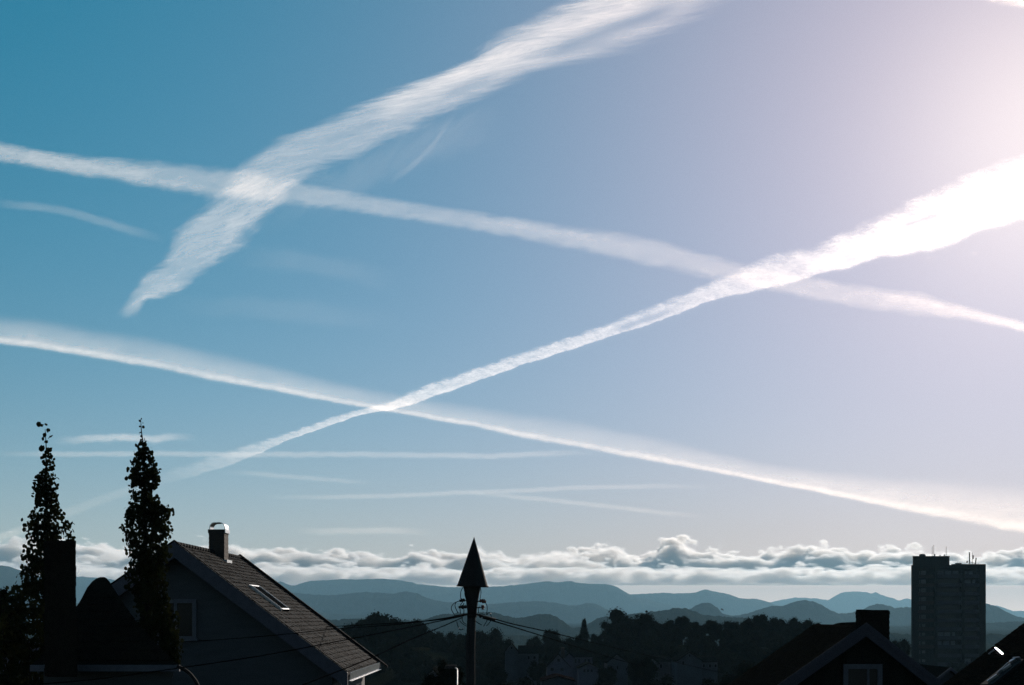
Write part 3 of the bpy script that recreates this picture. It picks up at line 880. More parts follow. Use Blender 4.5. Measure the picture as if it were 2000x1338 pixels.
    for (p, q) in (((gx + .02, -.29), (gx + .045, -.03)),):
        g.hexa([(p[0], ya_, ez + p[1]), (p[0] + .012, ya_, ez + p[1]), (p[0] + .012, yb_, ez + p[1]), (p[0], yb_, ez + p[1]),
                (q[0], ya_, ez + q[1]), (q[0] + .012, ya_, ez + q[1]), (q[0] + .012, yb_, ez + q[1]), (q[0], yb_, ez + q[1])])
    g.box(gx - .12, gx + .02, ya_, yb_, ez - .302, ez - .29)
    g.box(gx + .034, gx + .10, ya_ - .02, yb_ + .2, ez - .315, ez - .303)
    y = ya_ + .15
    while y < yb_:
        g.hexa([(gx + .033, y, ez - .28), (gx + .045, y, ez - .28), (gx + .045, y + .03, ez - .28), (gx + .033, y + .03, ez - .28), (gx + .058, y, ez - .04), (gx + .07, y, ez - .04), (gx + .07, y + .03, ez - .04), (gx + .058, y + .03, ez - .04)])
        y += .42
    g.build('gutter', M_steel, r)
    return h
grey_house()

# ------------------------------------------------------------------ dark house in front, left
def dark_house():
    Y = 28.0
    def P(px, py, y=Y): return at(px, py, y)
    h = thing('dormer_house', 'black silhouette of a steep hipped roof with a rounded top, left foreground', 'house', (P(200, 0).x, 30, -.3))
    bl, br = P(62, 1298), P(352, 1300)
    zb = bl.z
    # rings of the roof from the eaves to the rounded top, slightly bell-shaped at the foot
    prof = [(0.0, 62, 352, 27.9), (.04, 74, 338, 28.05), (.25, 103, 300, 28.35), (.5, 135, 262, 28.8), (.75, 160, 232, 29.2), (.87, 170, 221, 29.45), (.945, 180, 214, 29.6), (.985, 189, 208, 29.75), (1.0, 196, 204, 29.85)]
    top_z = P(200, 1127, 29.8).z
    r = MB(); idx = []
    for t, xl, xr, y0 in prof:
        z = zb + (top_z - zb) * t
        a, b = (xl - 1000) / F * y0, (xr - 1000) / F * y0
        back = y0 + 3.5 + 2.0 * (1 - t); sh = -(back - y0) * .30
        idx.append([Vector((a, y0, z)), Vector((b, y0, z)), Vector((b + sh, back, z)), Vector((a + sh, back, z))])
    for A, B in zip(idx, idx[1:]):
        for k in range(4):
            r.quad(A[k], A[(k + 1) % 4], B[(k + 1) % 4], B[k])
    r.quad(*idx[-1]); r.quad(*reversed(idx[0]))
    for (A, B) in zip(idx, idx[1:]):          # courses of shingles on the front and the right side
        for e0, e1, r0, r1 in ((A[0], A[1], B[0], B[1]), (A[1], A[2], B[1], B[2])):
            L = (r0 - e0).length
            rows = max(1, int(L / .2))
            if L > .25: tiles_on(r, e0, e1, r0, r1, rows, max(2, int((e1 - e0).length / .25)), t=.012, seed=int(L * 100))
    ro = r.build('roof', M_tile_dark, h)
    f = MB()
    a, b = P(58, 1298, 27.85), P(350, 1300, 27.85)
    f.box(a.x, b.x, 27.86, 27.93, zb - .13, zb - .005)
    f.build('fascia', M_frame, ro)
    w = MB(); xa, xb = P(85, 0, 28.2).x, P(335, 0, 28.2).x
    w.hexa([(xa, 28.2, -.6), (xb, 28.2, -.6), (xb - 1.5, 33.2, -.6), (xa - 1.5, 33.2, -.6), (xa, 28.2, zb - .012), (xb, 28.2, zb - .012), (xb - 1.5, 33.2, zb - .012), (xa - 1.5, 33.2, zb - .012)]); w.build('wall', M_wall_grey, h)
    for xa, xb in ((95, 150), (215, 270)):
        q = MB(); x0, x1 = P(xa, 0, 28.2).x, P(xb, 0, 28.2).x
        q.box(x0, x1, 28.14, 28.199, zb - 1.5, zb - .42)
        wo = q.build('window', M_frame, h)
        q = MB(); q.box(x0 + .07, x1 - .07, 28.132, 28.139, zb - 1.42, zb - .5); q.build('pane', M_glass, wo)
    g = MB()
    g.tube(smooth_line([P(346, 1301, 27.7), P(362, 1309, 27.7), P(376, 1322, 27.7), P(388, 1345, 27.7), P(392, 1400, 27.7)], 4), .035, 8)
    g.build('downpipe', M_cap, h, smooth=True)
    c = MB()
    x0, x1 = at(94, 0, 27.0).x, at(148, 0, 27.0).x
    zt = at(0, 1056, 27.0).z
    z = zb - .2; k = 0
    def cb(xa, xb, ya, yb, za, zb_):
        s_ = -(yb - ya) * .46
        c.hexa([(xa, ya, za), (xb, ya, za), (xb + s_, yb, za), (xa + s_, yb, za), (xa, ya, zb_), (xb, ya, zb_), (xb + s_, yb, zb_), (xa + s_, yb, zb_)])
    while z < zt - .1:
        e = .005 * (k % 2) + .003 * math.sin(k * 1.7); sh = .012 * mnoise.noise(Vector((z * 2, 0, 0))) + .03 * ss(1.2, 0, z - zb - .3)
        cb(x0 - e, x1 + e + sh, 27.0 - e, 27.5, z, z + .0745); z += .075; k += 1
    cb(x0 + .01, x1 - .008, 27.01, 27.49, zb - .2, zt - .01)
    cb(x0 - .015, x1 + .012, 26.98, 27.52, zt - .09, zt)
    c.build('chimney', M_brick_dark, ro)
dark_house()
# ------------------------------------------------------------------ poplars: real round leaves on twigs
def leaf_at(mb, c, r, rr):
    """a small rounded, pointed leaf, slightly folded"""
    ax = Vector((rr.gauss(0, 1), rr.gauss(0, 1), rr.gauss(0, .6))).normalized()
    up = Vector((rr.gauss(0, .5), rr.gauss(0, .5), -1)).normalized()
    n = ax; u = n.cross(up)
    if u.length < .1: u = Vector((1, 0, 0))
    u.normalize(); w = n.cross(u).normalized()
    i = len(mb.v)
    f = rr.uniform(.0, .25)
    for (a, b) in ((0, -1.0), (.55, -.8), (.92, -.2), (.8, .45), (0, 1.15), (-.8, .45), (-.92, -.2), (-.55, -.8)):
        mb.v.append(tuple(c + u * (a * r) + w * (b * r) + n * (abs(a) * f * r)))
    mb.f.append((i, i + 1, i + 2, i + 3, i + 4)); mb.f.append((i, i + 4, i + 5, i + 6, i + 7))

def poplar(label, Y, prof, stem, sprigs, seed, n_leaf, fork=()):
    """prof: (py, centre px, half width px) down the crown; stem: pixels of the main stem"""
    rr = random.Random(seed)
    s = Y / F
    base = at(stem[-1][0], stem[-1][1], Y)
    t = thing('poplar_tree', label, 'tree', (base.x, Y, gz(base.x, Y)), 'poplars behind the dormer roof')
    P = [at(a, b, Y) for a, b in stem] + [Vector((base.x, Y, gz(base.x, Y) - .1))]
    tk = MB()
    L = smooth_line(P, 5)
    n = len(L)
    for j in range(n - 1):
        r0 = .006 + .075 * (j / n) ** 1.1; r1 = .006 + .075 * ((j + 1) / n) ** 1.1
        tk.tube([L[j], L[j + 1]], r0, 7, r1)
    # ascending limbs inside the crown
    tips = []
    y0, y1 = prof[0][0], prof[-1][0]
    for k in range(46):
        py = y0 + (y1 - y0) * (.08 + .92 * (k + rr.random()) / 46)
        cx = interp([(a, b) for a, b, c in prof], py); hw = interp([(a, c) for a, b, c in prof], py)
        ang = rr.uniform(0, 2 * math.pi)
        root = at(cx, py + hw * 2.2 + 8, Y)
        tip = at(cx, py - 6, Y) + Vector((math.cos(ang), math.sin(ang), 0)) * hw * s * rr.uniform(.6, 1.0)
        mid = (root + tip) / 2 + Vector((math.cos(ang), math.sin(ang), 0)) * hw * s * .25
        tk.tube(smooth_line([root, mid, tip], 3), .014, 5, .004)
        tips.append((root, mid, tip))
    tk.build('trunk', M_bark, t, smooth=True)
    cr = MB()
    tw = MB()
    placed = 0
    while placed < n_leaf:
        py = y0 + (y1 - y0) * rr.random()
        hw = interp([(a, c) for a, b, c in prof], py)
        mx = max(c for a, b, c in prof)
        if rr.random() > (hw / mx) ** .9: continue
        cx = interp([(a, b) for a, b, c in prof], py)
        # ragged outline: the width wavers along and around the crown
        ang = rr.uniform(0, 2 * math.pi)
        wav = 1 + .55 * mnoise.noise(Vector((py * .045, math.cos(ang) * 1.2 + seed, math.sin(ang) * 1.2))) + .35 * mnoise.noise(Vector((py * .15, math.cos(ang) * 2 + seed, math.sin(ang) * 2)))
        rad = hw * s * wav * math.sqrt(rr.random()) ** .8
        c = at(cx, py, Y) + Vector((math.cos(ang) * rad, math.sin(ang) * rad, 0))
        # gaps between the leafy shoots
        if mnoise.noise(Vector((c.x * 4.5, c.y * 4.5, c.z * 1.7 + seed))) < -.08 and rad > hw * s * .3: continue
        for q in range(rr.randint(1, 3)):
            leaf_at(cr, c + Vector((rr.gauss(0, .05), rr.gauss(0, .05), rr.gauss(0, .06))), rr.uniform(.034, .062), rr)
            placed += 1
    for px, py, rp in sprigs:
        c = at(px, py, Y)
        leaf_at(cr, c, rp * s, rr)
        if rp > 4: leaf_at(cr, c + Vector((.02, .03, .02)), rp * s * .8, rr)
    for k in range(34):      # loose twigs standing out of the outline
        py = y0 + (y1 - y0) * rr.random()
        cx = interp([(a, b) for a, b, c in prof], py); hw = interp([(a, c) for a, b, c in prof], py)
        sg = rr.choice((-1, 1))
        a = at(cx + sg * hw * .6, py, Y); b = at(cx + sg * hw * rr.uniform(.95, 1.12), py - rr.uniform(5, 16), Y)
        tw.tube([a, (a + b) / 2 + Vector((.02 * sg, 0, -.02)), b], .004, 4, .002)
        for q in range(rr.randint(2, 5)):
            leaf_at(cr, a.lerp(b, rr.uniform(.4, 1)) + Vector((rr.gauss(0, .03), rr.gauss(0, .03), rr.gauss(0, .03))), rr.uniform(.03, .055), rr)
    c_ = cr.build('crown', M_leaf, t)
    tag(tw.build('twigs', M_bark, c_), kind='stuff')
    return t

poplar('left poplar, its leafy tip bent to the left above the black chimney', 36.0,
       [(885, 90, 3), (900, 89, 9), (930, 89, 17), (960, 89, 20), (985, 88, 17), (1000, 90, 24), (1015, 91, 36), (1040, 92, 40), (1070, 86, 42), (1100, 84, 38), (1130, 78, 40), (1165, 66, 50), (1200, 56, 58), (1250, 50, 64), (1300, 46, 66), (1360, 44, 66)],
       [(88, 838), (90, 870), (90, 905), (91, 950), (91, 1000), (90, 1060), (88, 1150), (86, 1250), (84, 1350)],
       [(75, 829, 5.5), (80, 830, 5), (90, 829, 3.5), (93, 841, 4.5), (87, 850, 5), (97, 853, 5.5), (84, 857, 4), (88, 864, 5), (81, 876, 6.5), (95, 879, 7), (96, 893, 5), (84, 893, 5), (101, 915, 5.5), (104, 926, 4), (100, 913, 6)], 5, 5200)
poplar('right poplar, with a bare thin tip, in front of the grey gabled house', 37.0,
       [(868, 278, 2), (884, 280, 9), (900, 282, 20), (925, 281, 24), (945, 280, 26), (960, 284, 22), (975, 286, 26), (990, 288, 36), (1010, 287, 38), (1040, 288, 38), (1070, 287, 36), (1110, 288, 36), (1150, 290, 32), (1185, 300, 34), (1225, 312, 32), (1260, 326, 22), (1300, 335, 14)],
       [(275, 818), (276, 840), (279, 866), (281, 900), (283, 950), (284, 1010), (285, 1080), (287, 1170), (290, 1350)],
       [(273, 822, 2.6), (276, 818, 2), (272, 829, 2.6), (280, 834, 3.2), (274, 845, 2.4), (276, 852, 2.6), (278, 867, 3.6), (273, 833, 2), (279, 826, 1.6), (269, 872, 2), (277, 874, 4)], 9, 5400)

# ------------------------------------------------------------------ woodland crowns in the middle distance
def crown_mesh(seed, kind='round', n=5200):
    """unit crown: radius about 1, from z=-1 to 1, made of many small leaf clumps on lobes"""
    rr = random.Random(seed); mb = MB()
    if kind == 'round':
        lobes = []
        for k in range(22):
            a = rr.uniform(0, 2 * math.pi); z = rr.uniform(-.85, .62); q = math.sqrt(max(0, 1 - z * z)) * rr.uniform(.45, .72)
            lobes.append((Vector((math.cos(a) * q, math.sin(a) * q, z)), rr.uniform(.24, .40)))
        lobes += [(Vector((0, 0, -.1)), .74), (Vector((.1, 0, -.6)), .6)]
        for k in range(n):
            c, r_ = rr.choice(lobes)
            d = Vector((rr.gauss(0, 1), rr.gauss(0, 1), rr.gauss(0, 1))).normalized()
            p = c + d * r_ * (rr.uniform(.7, 1.1) + (.2 * rr.random() if rr.random() < .12 else 0))
            s_ = rr.uniform(.018, .05)
            u = Vector((rr.gauss(0, 1), rr.gauss(0, 1), rr.gauss(0, 1))).normalized(); w = u.cross(d + Vector((.01, .02, .03))).normalized()
            i = len(mb.v)
            k_ = rr.randint(4, 5)
            for j in range(k_):
                a = 2 * math.pi * j / k_ + rr.uniform(-.3, .3)
                mb.v.append(tuple(p + (u * math.cos(a) + w * math.sin(a)) * s_ * rr.uniform(.6, 1.4)))
            mb.f.append(tuple(range(i, i + k_)))
        # dense heart so that the sky does not shine straight through the middle
        for c, r_ in lobes:
            i0 = len(mb.v); m = 7
            for a_ in range(m):
                for b_ in range(m):
                    th = math.pi * a_ / (m - 1); ph = 2 * math.pi * b_ / m
                    q = r_ * (.62 + .2 * rr.random())
                    mb.v.append((c.x + q * math.sin(th) * math.cos(ph), c.y + q * math.sin(th) * math.sin(ph), max(-1, c.z + q * math.cos(th))))
            for a_ in range(m - 1):
                for b_ in range(m):
                    mb.f.append((i0 + a_ * m + b_, i0 + a_ * m + (b_ + 1) % m, i0 + (a_ + 1) * m + (b_ + 1) % m, i0 + (a_ + 1) * m + b_))
    else:
        for lv in range(16):
            z = -1 + 1.9 * lv / 16; R_ = .62 * (1 - (lv / 16) ** 1.1) + .05
            for k in range(11):
                a = rr.uniform(0, 2 * math.pi); L_ = R_ * rr.uniform(.55, 1.15)
                for q in range(int(n / 180)):
                    t = rr.random()
                    p = Vector((math.cos(a) * L_ * t, math.sin(a) * L_ * t, z + .05 * t - .16 * t * t + rr.gauss(0, .02)))
                    u = Vector((rr.gauss(0, 1), rr.gauss(0, 1), rr.gauss(0, 1))).normalized(); w = u.cross(Vector((.3, .2, 1))).normalized()
                    s_ = rr.uniform(.04, .10); i = len(mb.v)
                    mb.v += [tuple(p - u * s_ * 1.6), tuple(p + w * s_ * .6), tuple(p + u * s_ * 1.6), tuple(p - w * s_ * .6)]
                    mb.f.append((i, i + 1, i + 2, i + 3))
        mb.tube([(0, 0, -1), (0, 0, 1.0)], .03, 5, .004)
    return mb

def trunk_mesh(seed, conifer=False):
    """unit trunk from z=-1 (ground) to 0 (heart of the crown)"""
    rr = random.Random(seed); mb = MB()
    pts = [Vector((0, 0, -1.0)), Vector((rr.uniform(-.05, .05), 0, -.6)), Vector((rr.uniform(-.08, .08), rr.uniform(-.08, .08), -.3)), Vector((0, 0, 0))]
    mb.tube(smooth_line(pts, 3), .085, 7, .03)
    if not conifer:
        for k in range(7):
            a = rr.uniform(0, 6.28); z = rr.uniform(-.5, -.15)
            mb.tube([(0, 0, z), (math.cos(a) * .3, math.sin(a) * .3, z + .15), (math.cos(a) * .5, math.sin(a) * .5, min(.05, z + .4))], .035, 5, .01)
    return mb

protos = []
for k in range(5):
    c = MB.build(crown_mesh(100 + k), 'crown', M_crown); t = MB.build(trunk_mesh(200 + k), 'trunk', M_bark, smooth=True)
    protos.append((c.data, t.data)); bpy.data.objects.remove(c); bpy.data.objects.remove(t)
c = MB.build(crown_mesh(300, 'conifer', 3200), 'crown', M_conifer); t = MB.build(trunk_mesh(301, True), 'trunk', M_bark, smooth=True)
conifer_proto = (c.data, t.data); bpy.data.objects.remove(c); bpy.data.objects.remove(t)

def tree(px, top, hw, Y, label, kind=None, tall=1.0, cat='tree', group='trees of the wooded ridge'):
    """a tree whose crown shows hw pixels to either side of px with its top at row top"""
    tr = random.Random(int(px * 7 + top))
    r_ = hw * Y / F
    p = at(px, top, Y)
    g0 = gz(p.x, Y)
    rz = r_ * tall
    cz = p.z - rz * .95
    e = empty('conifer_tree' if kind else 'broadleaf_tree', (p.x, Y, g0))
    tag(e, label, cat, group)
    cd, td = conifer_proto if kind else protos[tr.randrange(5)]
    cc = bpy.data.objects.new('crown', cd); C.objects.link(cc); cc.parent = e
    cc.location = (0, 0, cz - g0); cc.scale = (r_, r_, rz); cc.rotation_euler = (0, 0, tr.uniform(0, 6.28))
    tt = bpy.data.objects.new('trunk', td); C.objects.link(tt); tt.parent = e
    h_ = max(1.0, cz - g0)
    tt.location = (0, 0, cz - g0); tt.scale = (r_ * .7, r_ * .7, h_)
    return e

G1 = 'trees of the wooded ridge left of the pole'
G2 = 'trees of the wooded ridge right of the pole'
G3 = 'garden trees among the distant houses'
tree(650, 1216, 34, 345, 'low dark tree whose top meets the lower right edge of the shingled roof', group=G1)
tree(688, 1212, 30, 325, 'dark tree in the dip between the shingled roof and the large round crown', group=G1)
tree(756, 1190, 52, 315, 'largest round dark crown left of the utility pole, standing above its neighbours', group=G1)
tree(716, 1204, 26, 325, 'small crown leaning on the left flank of the largest round crown', group=G1)
tree(806, 1209, 34, 320, 'dark tree just right of the largest round crown, under the cables', group=G1)
tree(846, 1228, 34, 345, 'lower dark tree whose right side falls steeply towards the pole', group=G1)
tree(625, 1236, 44, 325, 'dark tree half hidden by the eaves of the shingled roof', group=G1)
tree(700, 1244, 60, 280, 'broad dark tree in front of the left wooded ridge', group=G1)
tree(790, 1250, 64, 345, 'broad dark tree below the round crown, left of the pole', group=G1)
tree(868, 1290, 44, 80, 'dark garden tree beside the street lamp, left of the pole foot', group=G3)
tree(905, 1236, 34, 325, 'dim tree crown directly behind the left side of the pole', group=G1)
tree(950, 1224, 40, 340, 'dim rounded tree directly behind the right side of the pole', group=G1)
tree(986, 1246, 26, 345, 'small dim tree sloping down right of the pole', group=G1)
tree(1084, 1228, 28, 345, 'small rounded tree left of the spiky conifer', group=G2)
tree(1050, 1242, 26, 315, 'low tree at the foot of the small rounded tree, above the white gabled house', group=G2)
tree(1141, 1206, 34, 315, 'spiky conifer standing alone against the haze right of the pole', kind='c', tall=1.25, group=G2)
tree(1165, 1234, 18, 330, 'slim low tree between the conifer and the great dark crown', group=G2)
tree(1120, 1240, 24, 315, 'low dark tree under the conifer on its left side', group=G2)
tree(1232, 1187, 50, 315, 'great dark crown, tallest of the right ridge, right of the conifer', group=G2)
tree(1196, 1206, 26, 345, 'left shoulder crown of the great dark crown', group=G2)
tree(1276, 1198, 30, 325, 'crown falling away on the right side of the great dark crown', group=G2)
tree(1318, 1205, 26, 325, 'even crown left of the middle notch of the right ridge', group=G2)
tree(1338, 1202, 20, 320, 'small raised crown left of the middle notch of the right ridge', group=G2)
tree(1366, 1212, 20, 320, 'small crown in the middle notch of the right ridge', group=G2)
tree(1394, 1208, 22, 320, 'small crown just right of the middle notch, below the flying bird', group=G2)
tree(1428, 1209, 28, 315, 'flat crown between the flying bird and the second hump of the ridge', group=G2)
tree(1466, 1202, 26, 330, 'crown rising to the second hump of the right ridge', group=G2)
tree(1494, 1196, 30, 330, 'top crown of the second hump of the right ridge', group=G2)
tree(1532, 1203, 28, 345, 'crown right of the second hump, below the pale dome hill', group=G2)
tree(1566, 1204, 30, 340, 'crown near the right end of the ridge, still level', group=G2)
tree(1596, 1214, 24, 315, 'last crown of the ridge, sloping down behind the metal vent pipe', group=G2)
tree(1180, 1252, 50, 300, 'broad tree in front of the great dark crown, left side', group=G2)
tree(1262, 1240, 60, 290, 'broad tree in front of the great dark crown, right side', group=G2)
tree(1350, 1238, 60, 290, 'broad tree behind the distant grey gable', group=G2)
tree(1440, 1240, 62, 290, 'broad tree in the middle of the dark slope left of the right gable', group=G2)
tree(1530, 1244, 60, 290, 'broad tree on the dark slope close to the right gable', group=G2)
tree(1480, 1282, 62, 150, 'nearer tree low on the dark slope left of the right gable', group=G3)
tree(1410, 1312, 44, 140, 'tree low at the bottom edge, right of the distant grey gable', group=G3)
tree(1590, 1256, 40, 120, 'dark tree behind the left slope of the right gable', group=G3)
tree(1570, 1300, 44, 100, 'dark tree low beside the left rake of the right gable', group=G3)
tree(1035, 1262, 24, 285, 'dark tree behind the tall pale house right of the pole', group=G3)
tree(1050, 1290, 20, 224, 'dark tree just left of the white gabled house', group=G3)
tree(970, 1290, 26, 204, 'dark tree left of the tall pale house', group=G3)
tree(1185, 1300, 26, 224, 'dark tree right of the long white dormered house', group=G3)
tree(1255, 1280, 34, 197, 'dark tree between two faint houses in the hollow', group=G3)
tree(1310, 1262, 34, 272, 'dark tree rising behind the distant grey gable on its left', group=G3)
tree(1400, 1272, 30, 272, 'dark tree rising behind the wing of the distant grey gable', group=G3)
tree(1140, 1256, 34, 299, 'dark tree rising behind the long white dormered house', group=G3)
tree(1090, 1256, 34, 299, 'dark tree rising behind the white gabled house', group=G3)
tree(1010, 1318, 40, 200, 'dark tree at the bottom edge below the tall pale house', group=G3)
tree(1180, 1326, 34, 220, 'dark tree at the bottom edge below the long dormered house', group=G3)
tree(1290, 1318, 40, 210, 'dark tree at the bottom edge below the faint houses', group=G3)
tree(1758, 1246, 26, 300, 'low tree between the right chimney and the tower block', group=G3)
tree(1790, 1296, 30, 200, 'dark tree at the foot of the tower block, left corner', group=G3)
tree(1870, 1290, 30, 420, 'dark tree at the foot of the tower block, middle', group=G3)
tree(20, 1165, 36, 42, 'leafy dark garden tree filling the lower left corner', tall=1.6, group=G3)
tree(-20, 1130, 46, 52, 'dark tree cut by the left edge, behind the left poplar', tall=1.5, group=G3)
tree(1640, 1250, 50, 160, 'dark tree behind the chimney of the right gable', group=G3)
tree(1700, 1262, 50, 180, 'dark tree showing between the right gable and the tower', group=G3)

# the slope between the ridge and the houses: more crowns, filling down to the bottom edge
frng = random.Random(77)
fill = []
for row, (top, Y) in enumerate(((1226, 318), (1240, 306), (1256, 292), (1274, 274))):
    for k in range(15):
        px = 630 + k * 66 + frng.uniform(-16, 16) + (row % 2) * 30
        if 955 < px < 1180 and row < 1: continue
        if 1000 < px < 1150: continue
        fill.append((px, top + frng.uniform(-5, 8), frng.uniform(28, 42), Y + frng.uniform(-8, 8)))
tier = ('first tier', 'second tier', 'third tier', 'lowest tier')
seen_labels = {}
spots = ((660, 'close beside the shingled roof'), (700, 'a little right of the shingled roof'), (760, 'under the largest round crown'), (820, 'under the right flank of the round crown'),
         (880, 'just left of the pole'), (930, 'right behind the pole'), (1000, 'a little right of the pole'), (1180, 'left of the great dark crown'), (1225, 'under the left half of the great dark crown'), (1270, 'under the right half of the great dark crown'),
         (1310, 'right of the great dark crown'), (1350, 'left of the notch in the ridge'), (1390, 'under the notch in the ridge'), (1430, 'under the flying bird'), (1475, 'left of the second hump of the ridge'),
         (1520, 'under the second hump of the ridge'), (1560, 'right of the second hump of the ridge'), (1600, 'at the right end of the ridge'), (1660, 'behind the left slope of the right gable'), (2000, 'behind the chimney of the right gable'))
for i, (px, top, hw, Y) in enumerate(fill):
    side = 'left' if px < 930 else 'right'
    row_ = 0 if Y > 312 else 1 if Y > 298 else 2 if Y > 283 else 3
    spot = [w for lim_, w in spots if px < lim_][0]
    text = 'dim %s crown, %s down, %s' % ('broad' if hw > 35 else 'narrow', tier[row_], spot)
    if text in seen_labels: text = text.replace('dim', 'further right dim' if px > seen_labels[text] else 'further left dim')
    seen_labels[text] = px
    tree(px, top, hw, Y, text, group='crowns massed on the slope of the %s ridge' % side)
# ------------------------------------------------------------------ utility pole with its pointed cap
PY = 33.0
def PP(px, py, dy=0.0): return at(px, py, PY + dy)
def zp(px, py):                        # pixel of the magnified view of the pole head
    return (860 + px / 11.15, 1120 + py / 11.15)
def utility_pole():
    b = PP(919, 1260)
    h = thing('utility_pole', 'dark utility pole with a tall pointed sheet cap, standing against the hills', 'utility pole', (b.x, PY, gz(b.x, PY)))
    m = MB()
    c0 = PP(922, 1170)
    m.tube([(PP(918, 0).x, PY, gz(b.x, PY) - .2), (PP(919, 1260).x, PY, PP(0, 1260).z), (c0.x, PY, PP(0, 1180).z)], .118, 16, .095)
    m.build('shaft', M_pole, h, smooth=True)
    m = MB()       # swelling head under the cap
    m.lathe((c0.x, PY), [(.10, PP(0, 1205).z), (.115, PP(0, 1190).z), (.14, PP(0, 1175).z), (.175, PP(0, 1158).z), (.20, PP(0, 1148).z), (.20, PP(0, 1144).z)], 18)
    m.build('head', M_cap, h, smooth=True)
    m = MB()
    ap, l, r = PP(926, 1048), PP(893, 1144.5), PP(953, 1146)
    cx, R_ = (l.x + r.x) / 2, (r.x - l.x) / 2
    n = 28; i0 = len(m.v)
    for zz, rr_, sx in ((-.012, R_ + .018, 0), (.012, R_ + .018, 0), (.014, R_, 0)):
        for q in range(n):
            a = 2 * math.pi * q / n
            m.v.append((cx + rr_ * math.cos(a), PY + rr_ * math.sin(a), (l.z + r.z) / 2 + zz - (.012 * math.cos(a))))
    m.v.append(tuple(ap))
    for k in range(2):
        for q in range(n): m.f.append((i0 + k * n + q, i0 + k * n + (q + 1) % n, i0 + (k + 1) * n + (q + 1) % n, i0 + (k + 1) * n + q))
    for q in range(n): m.f.append((i0 + 2 * n + q, i0 + 2 * n + (q + 1) % n, i0 + 3 * n))
    m.f.append(tuple(i0 + q for q in reversed(range(n))))
    m.build('cap', M_cap, h)
    # insulators on short brackets
    def ins(xa, ya, xb, yb, mat, dy, bx):
        a, b_ = zp(xa, ya), zp(xb, yb)
        pa, pb = PP(*a, dy), PP(*b_, dy)
        L = (pb - pa); q = MB()
        prof_ = [(0, .018), (.08, .034), (.2, .034), (.27, .022), (.4, .05), (.52, .052), (.6, .03), (.75, .042), (.9, .04), (1, .02)]
        for (t0, r0), (t1, r1) in zip(prof_, prof_[1:]):
            q.tube([pa + L * t0, pa + L * t1], r0, 10, r1)
        o = q.build('insulator', mat, h, smooth=True)
        q = MB(); q.tube([PP(*zp(bx, (ya + yb) / 2 + 10), dy), (pa + pb) / 2], .014, 6); q.build('bracket', M_cap, o)
    ins(415, 600, 540, 575, M_cap, -.12, 640); ins(395, 735, 585, 725, M_cap, -.16, 640)
    ins(1000, 620, 850, 590, M_porc, -.12, 760); ins(925, 790, 925, 690, M_porc, -.16, 760); ins(905, 570, 985, 625, M_cap, -.1, 760)
    jump = [[(430, 590), (300, 650), (240, 740), (262, 830), (310, 895)], [(470, 590), (355, 625), (320, 700), (350, 790), (385, 860)],
            [(500, 290), (450, 390), (442, 470), (448, 560)], [(540, 370), (532, 450), (550, 530)], [(490, 620), (440, 690), (430, 780), (440, 880)],
            [(515, 640), (500, 700), (515, 790), (510, 890)], [(360, 1050), (372, 1110), (400, 1190), (440, 1228), (490, 1215), (520, 1190)],
            [(478, 960), (480, 1020), (510, 1070), (570, 1115)], [(425, 1030), (465, 1080), (520, 1120), (575, 1150)],
            [(870, 300), (885, 380), (880, 470), (862, 560)], [(985, 640), (1015, 700), (1020, 790), (1005, 900)], [(850, 720), (828, 770), (832, 860)],
            [(1020, 900), (1045, 860), (1085, 870), (1108, 940), (1090, 1040), (1040, 1110), (1005, 1140)], [(1022, 960), (1012, 1030), (975, 1100), (945, 1150)],
            [(765, 1030), (800, 1065), (850, 1095), (905, 1120)], [(800, 880), (840, 890), (900, 880), (980, 900)]]
    rr = random.Random(4)
    for J in jump:
        q = MB(); dy = rr.uniform(-.22, -.1)
        q.tube(smooth_line([PP(*zp(x, y), dy + .03 * i) for i, (x, y) in enumerate(J)], 6), .0085, 6)
        q.build('jumper_wire', M_black, h, smooth=True)
    q = MB()
    q.tube([PP(*zp(300, 940), -.14), PP(*zp(600, 890), -.13)], .035, 8, .022); q.tube([PP(*zp(1200, 1010), -.14), PP(*zp(780, 890), -.13)], .034, 8, .022)
    q.lathe((c0.x - .003, PY), [(.108, PP(0, 1206).z), (.112, PP(0, 1205).z), (.112, PP(0, 1201).z), (.108, PP(0, 1200).z)], 16)
    q.build('cable_clamp', M_cap, h, smooth=True)
    for (x, y) in ((405, 1190), (505, 1195), (1090, 872), (905, 965)):
        q = MB(); p = PP(*zp(x, y), -.2); q.lathe((p.x, p.y), [(.004, p.z - .014), (.014, p.z - .008), (.014, p.z + .008), (.004, p.z + .014)], 8); q.build('fitting', M_zinc, h, smooth=True)
utility_pole()

def cable(label, pts, r=.012, group='cables strung from the pole'):
    """pts: (px, py, distance); the heavier ones sag between them"""
    P = smooth_line([at(a, b, y) for a, b, y in pts], 10)
    q = MB(); q.tube(P, r, 7)
    o = q.build('overhead_cable', M_black, None, smooth=True)
    tag(o, label, 'cable', group)
cable('upper cable sagging left from the pole across the grey gable wall', [(905, 1201, 32.85), (870, 1207, 33.2), (800, 1217, 34.4), (720, 1224, 35.8), (649, 1229, 37), (500, 1244, 39), (330, 1255, 41.2), (180, 1259, 42.5), (-60, 1262, 44)])
cable('cable running left from the pole and on across the front of the black dormer roof', [(905, 1203, 32.85), (868, 1211, 32.4), (780, 1229, 30.8), (678, 1249, 29.2), (520, 1279, 27.2), (348, 1305, 25.6), (200, 1325, 24.4), (80, 1336, 23.6), (-60, 1345, 23)], .011)
cable('lowest cable, dropping steeply from the pole past the shining eaves gutter', [(903, 1206, 32.85), (870, 1221, 31.5), (800, 1250, 29), (725, 1285, 27), (655, 1313, 25.3), (590, 1338, 24), (520, 1362, 23)], .011)
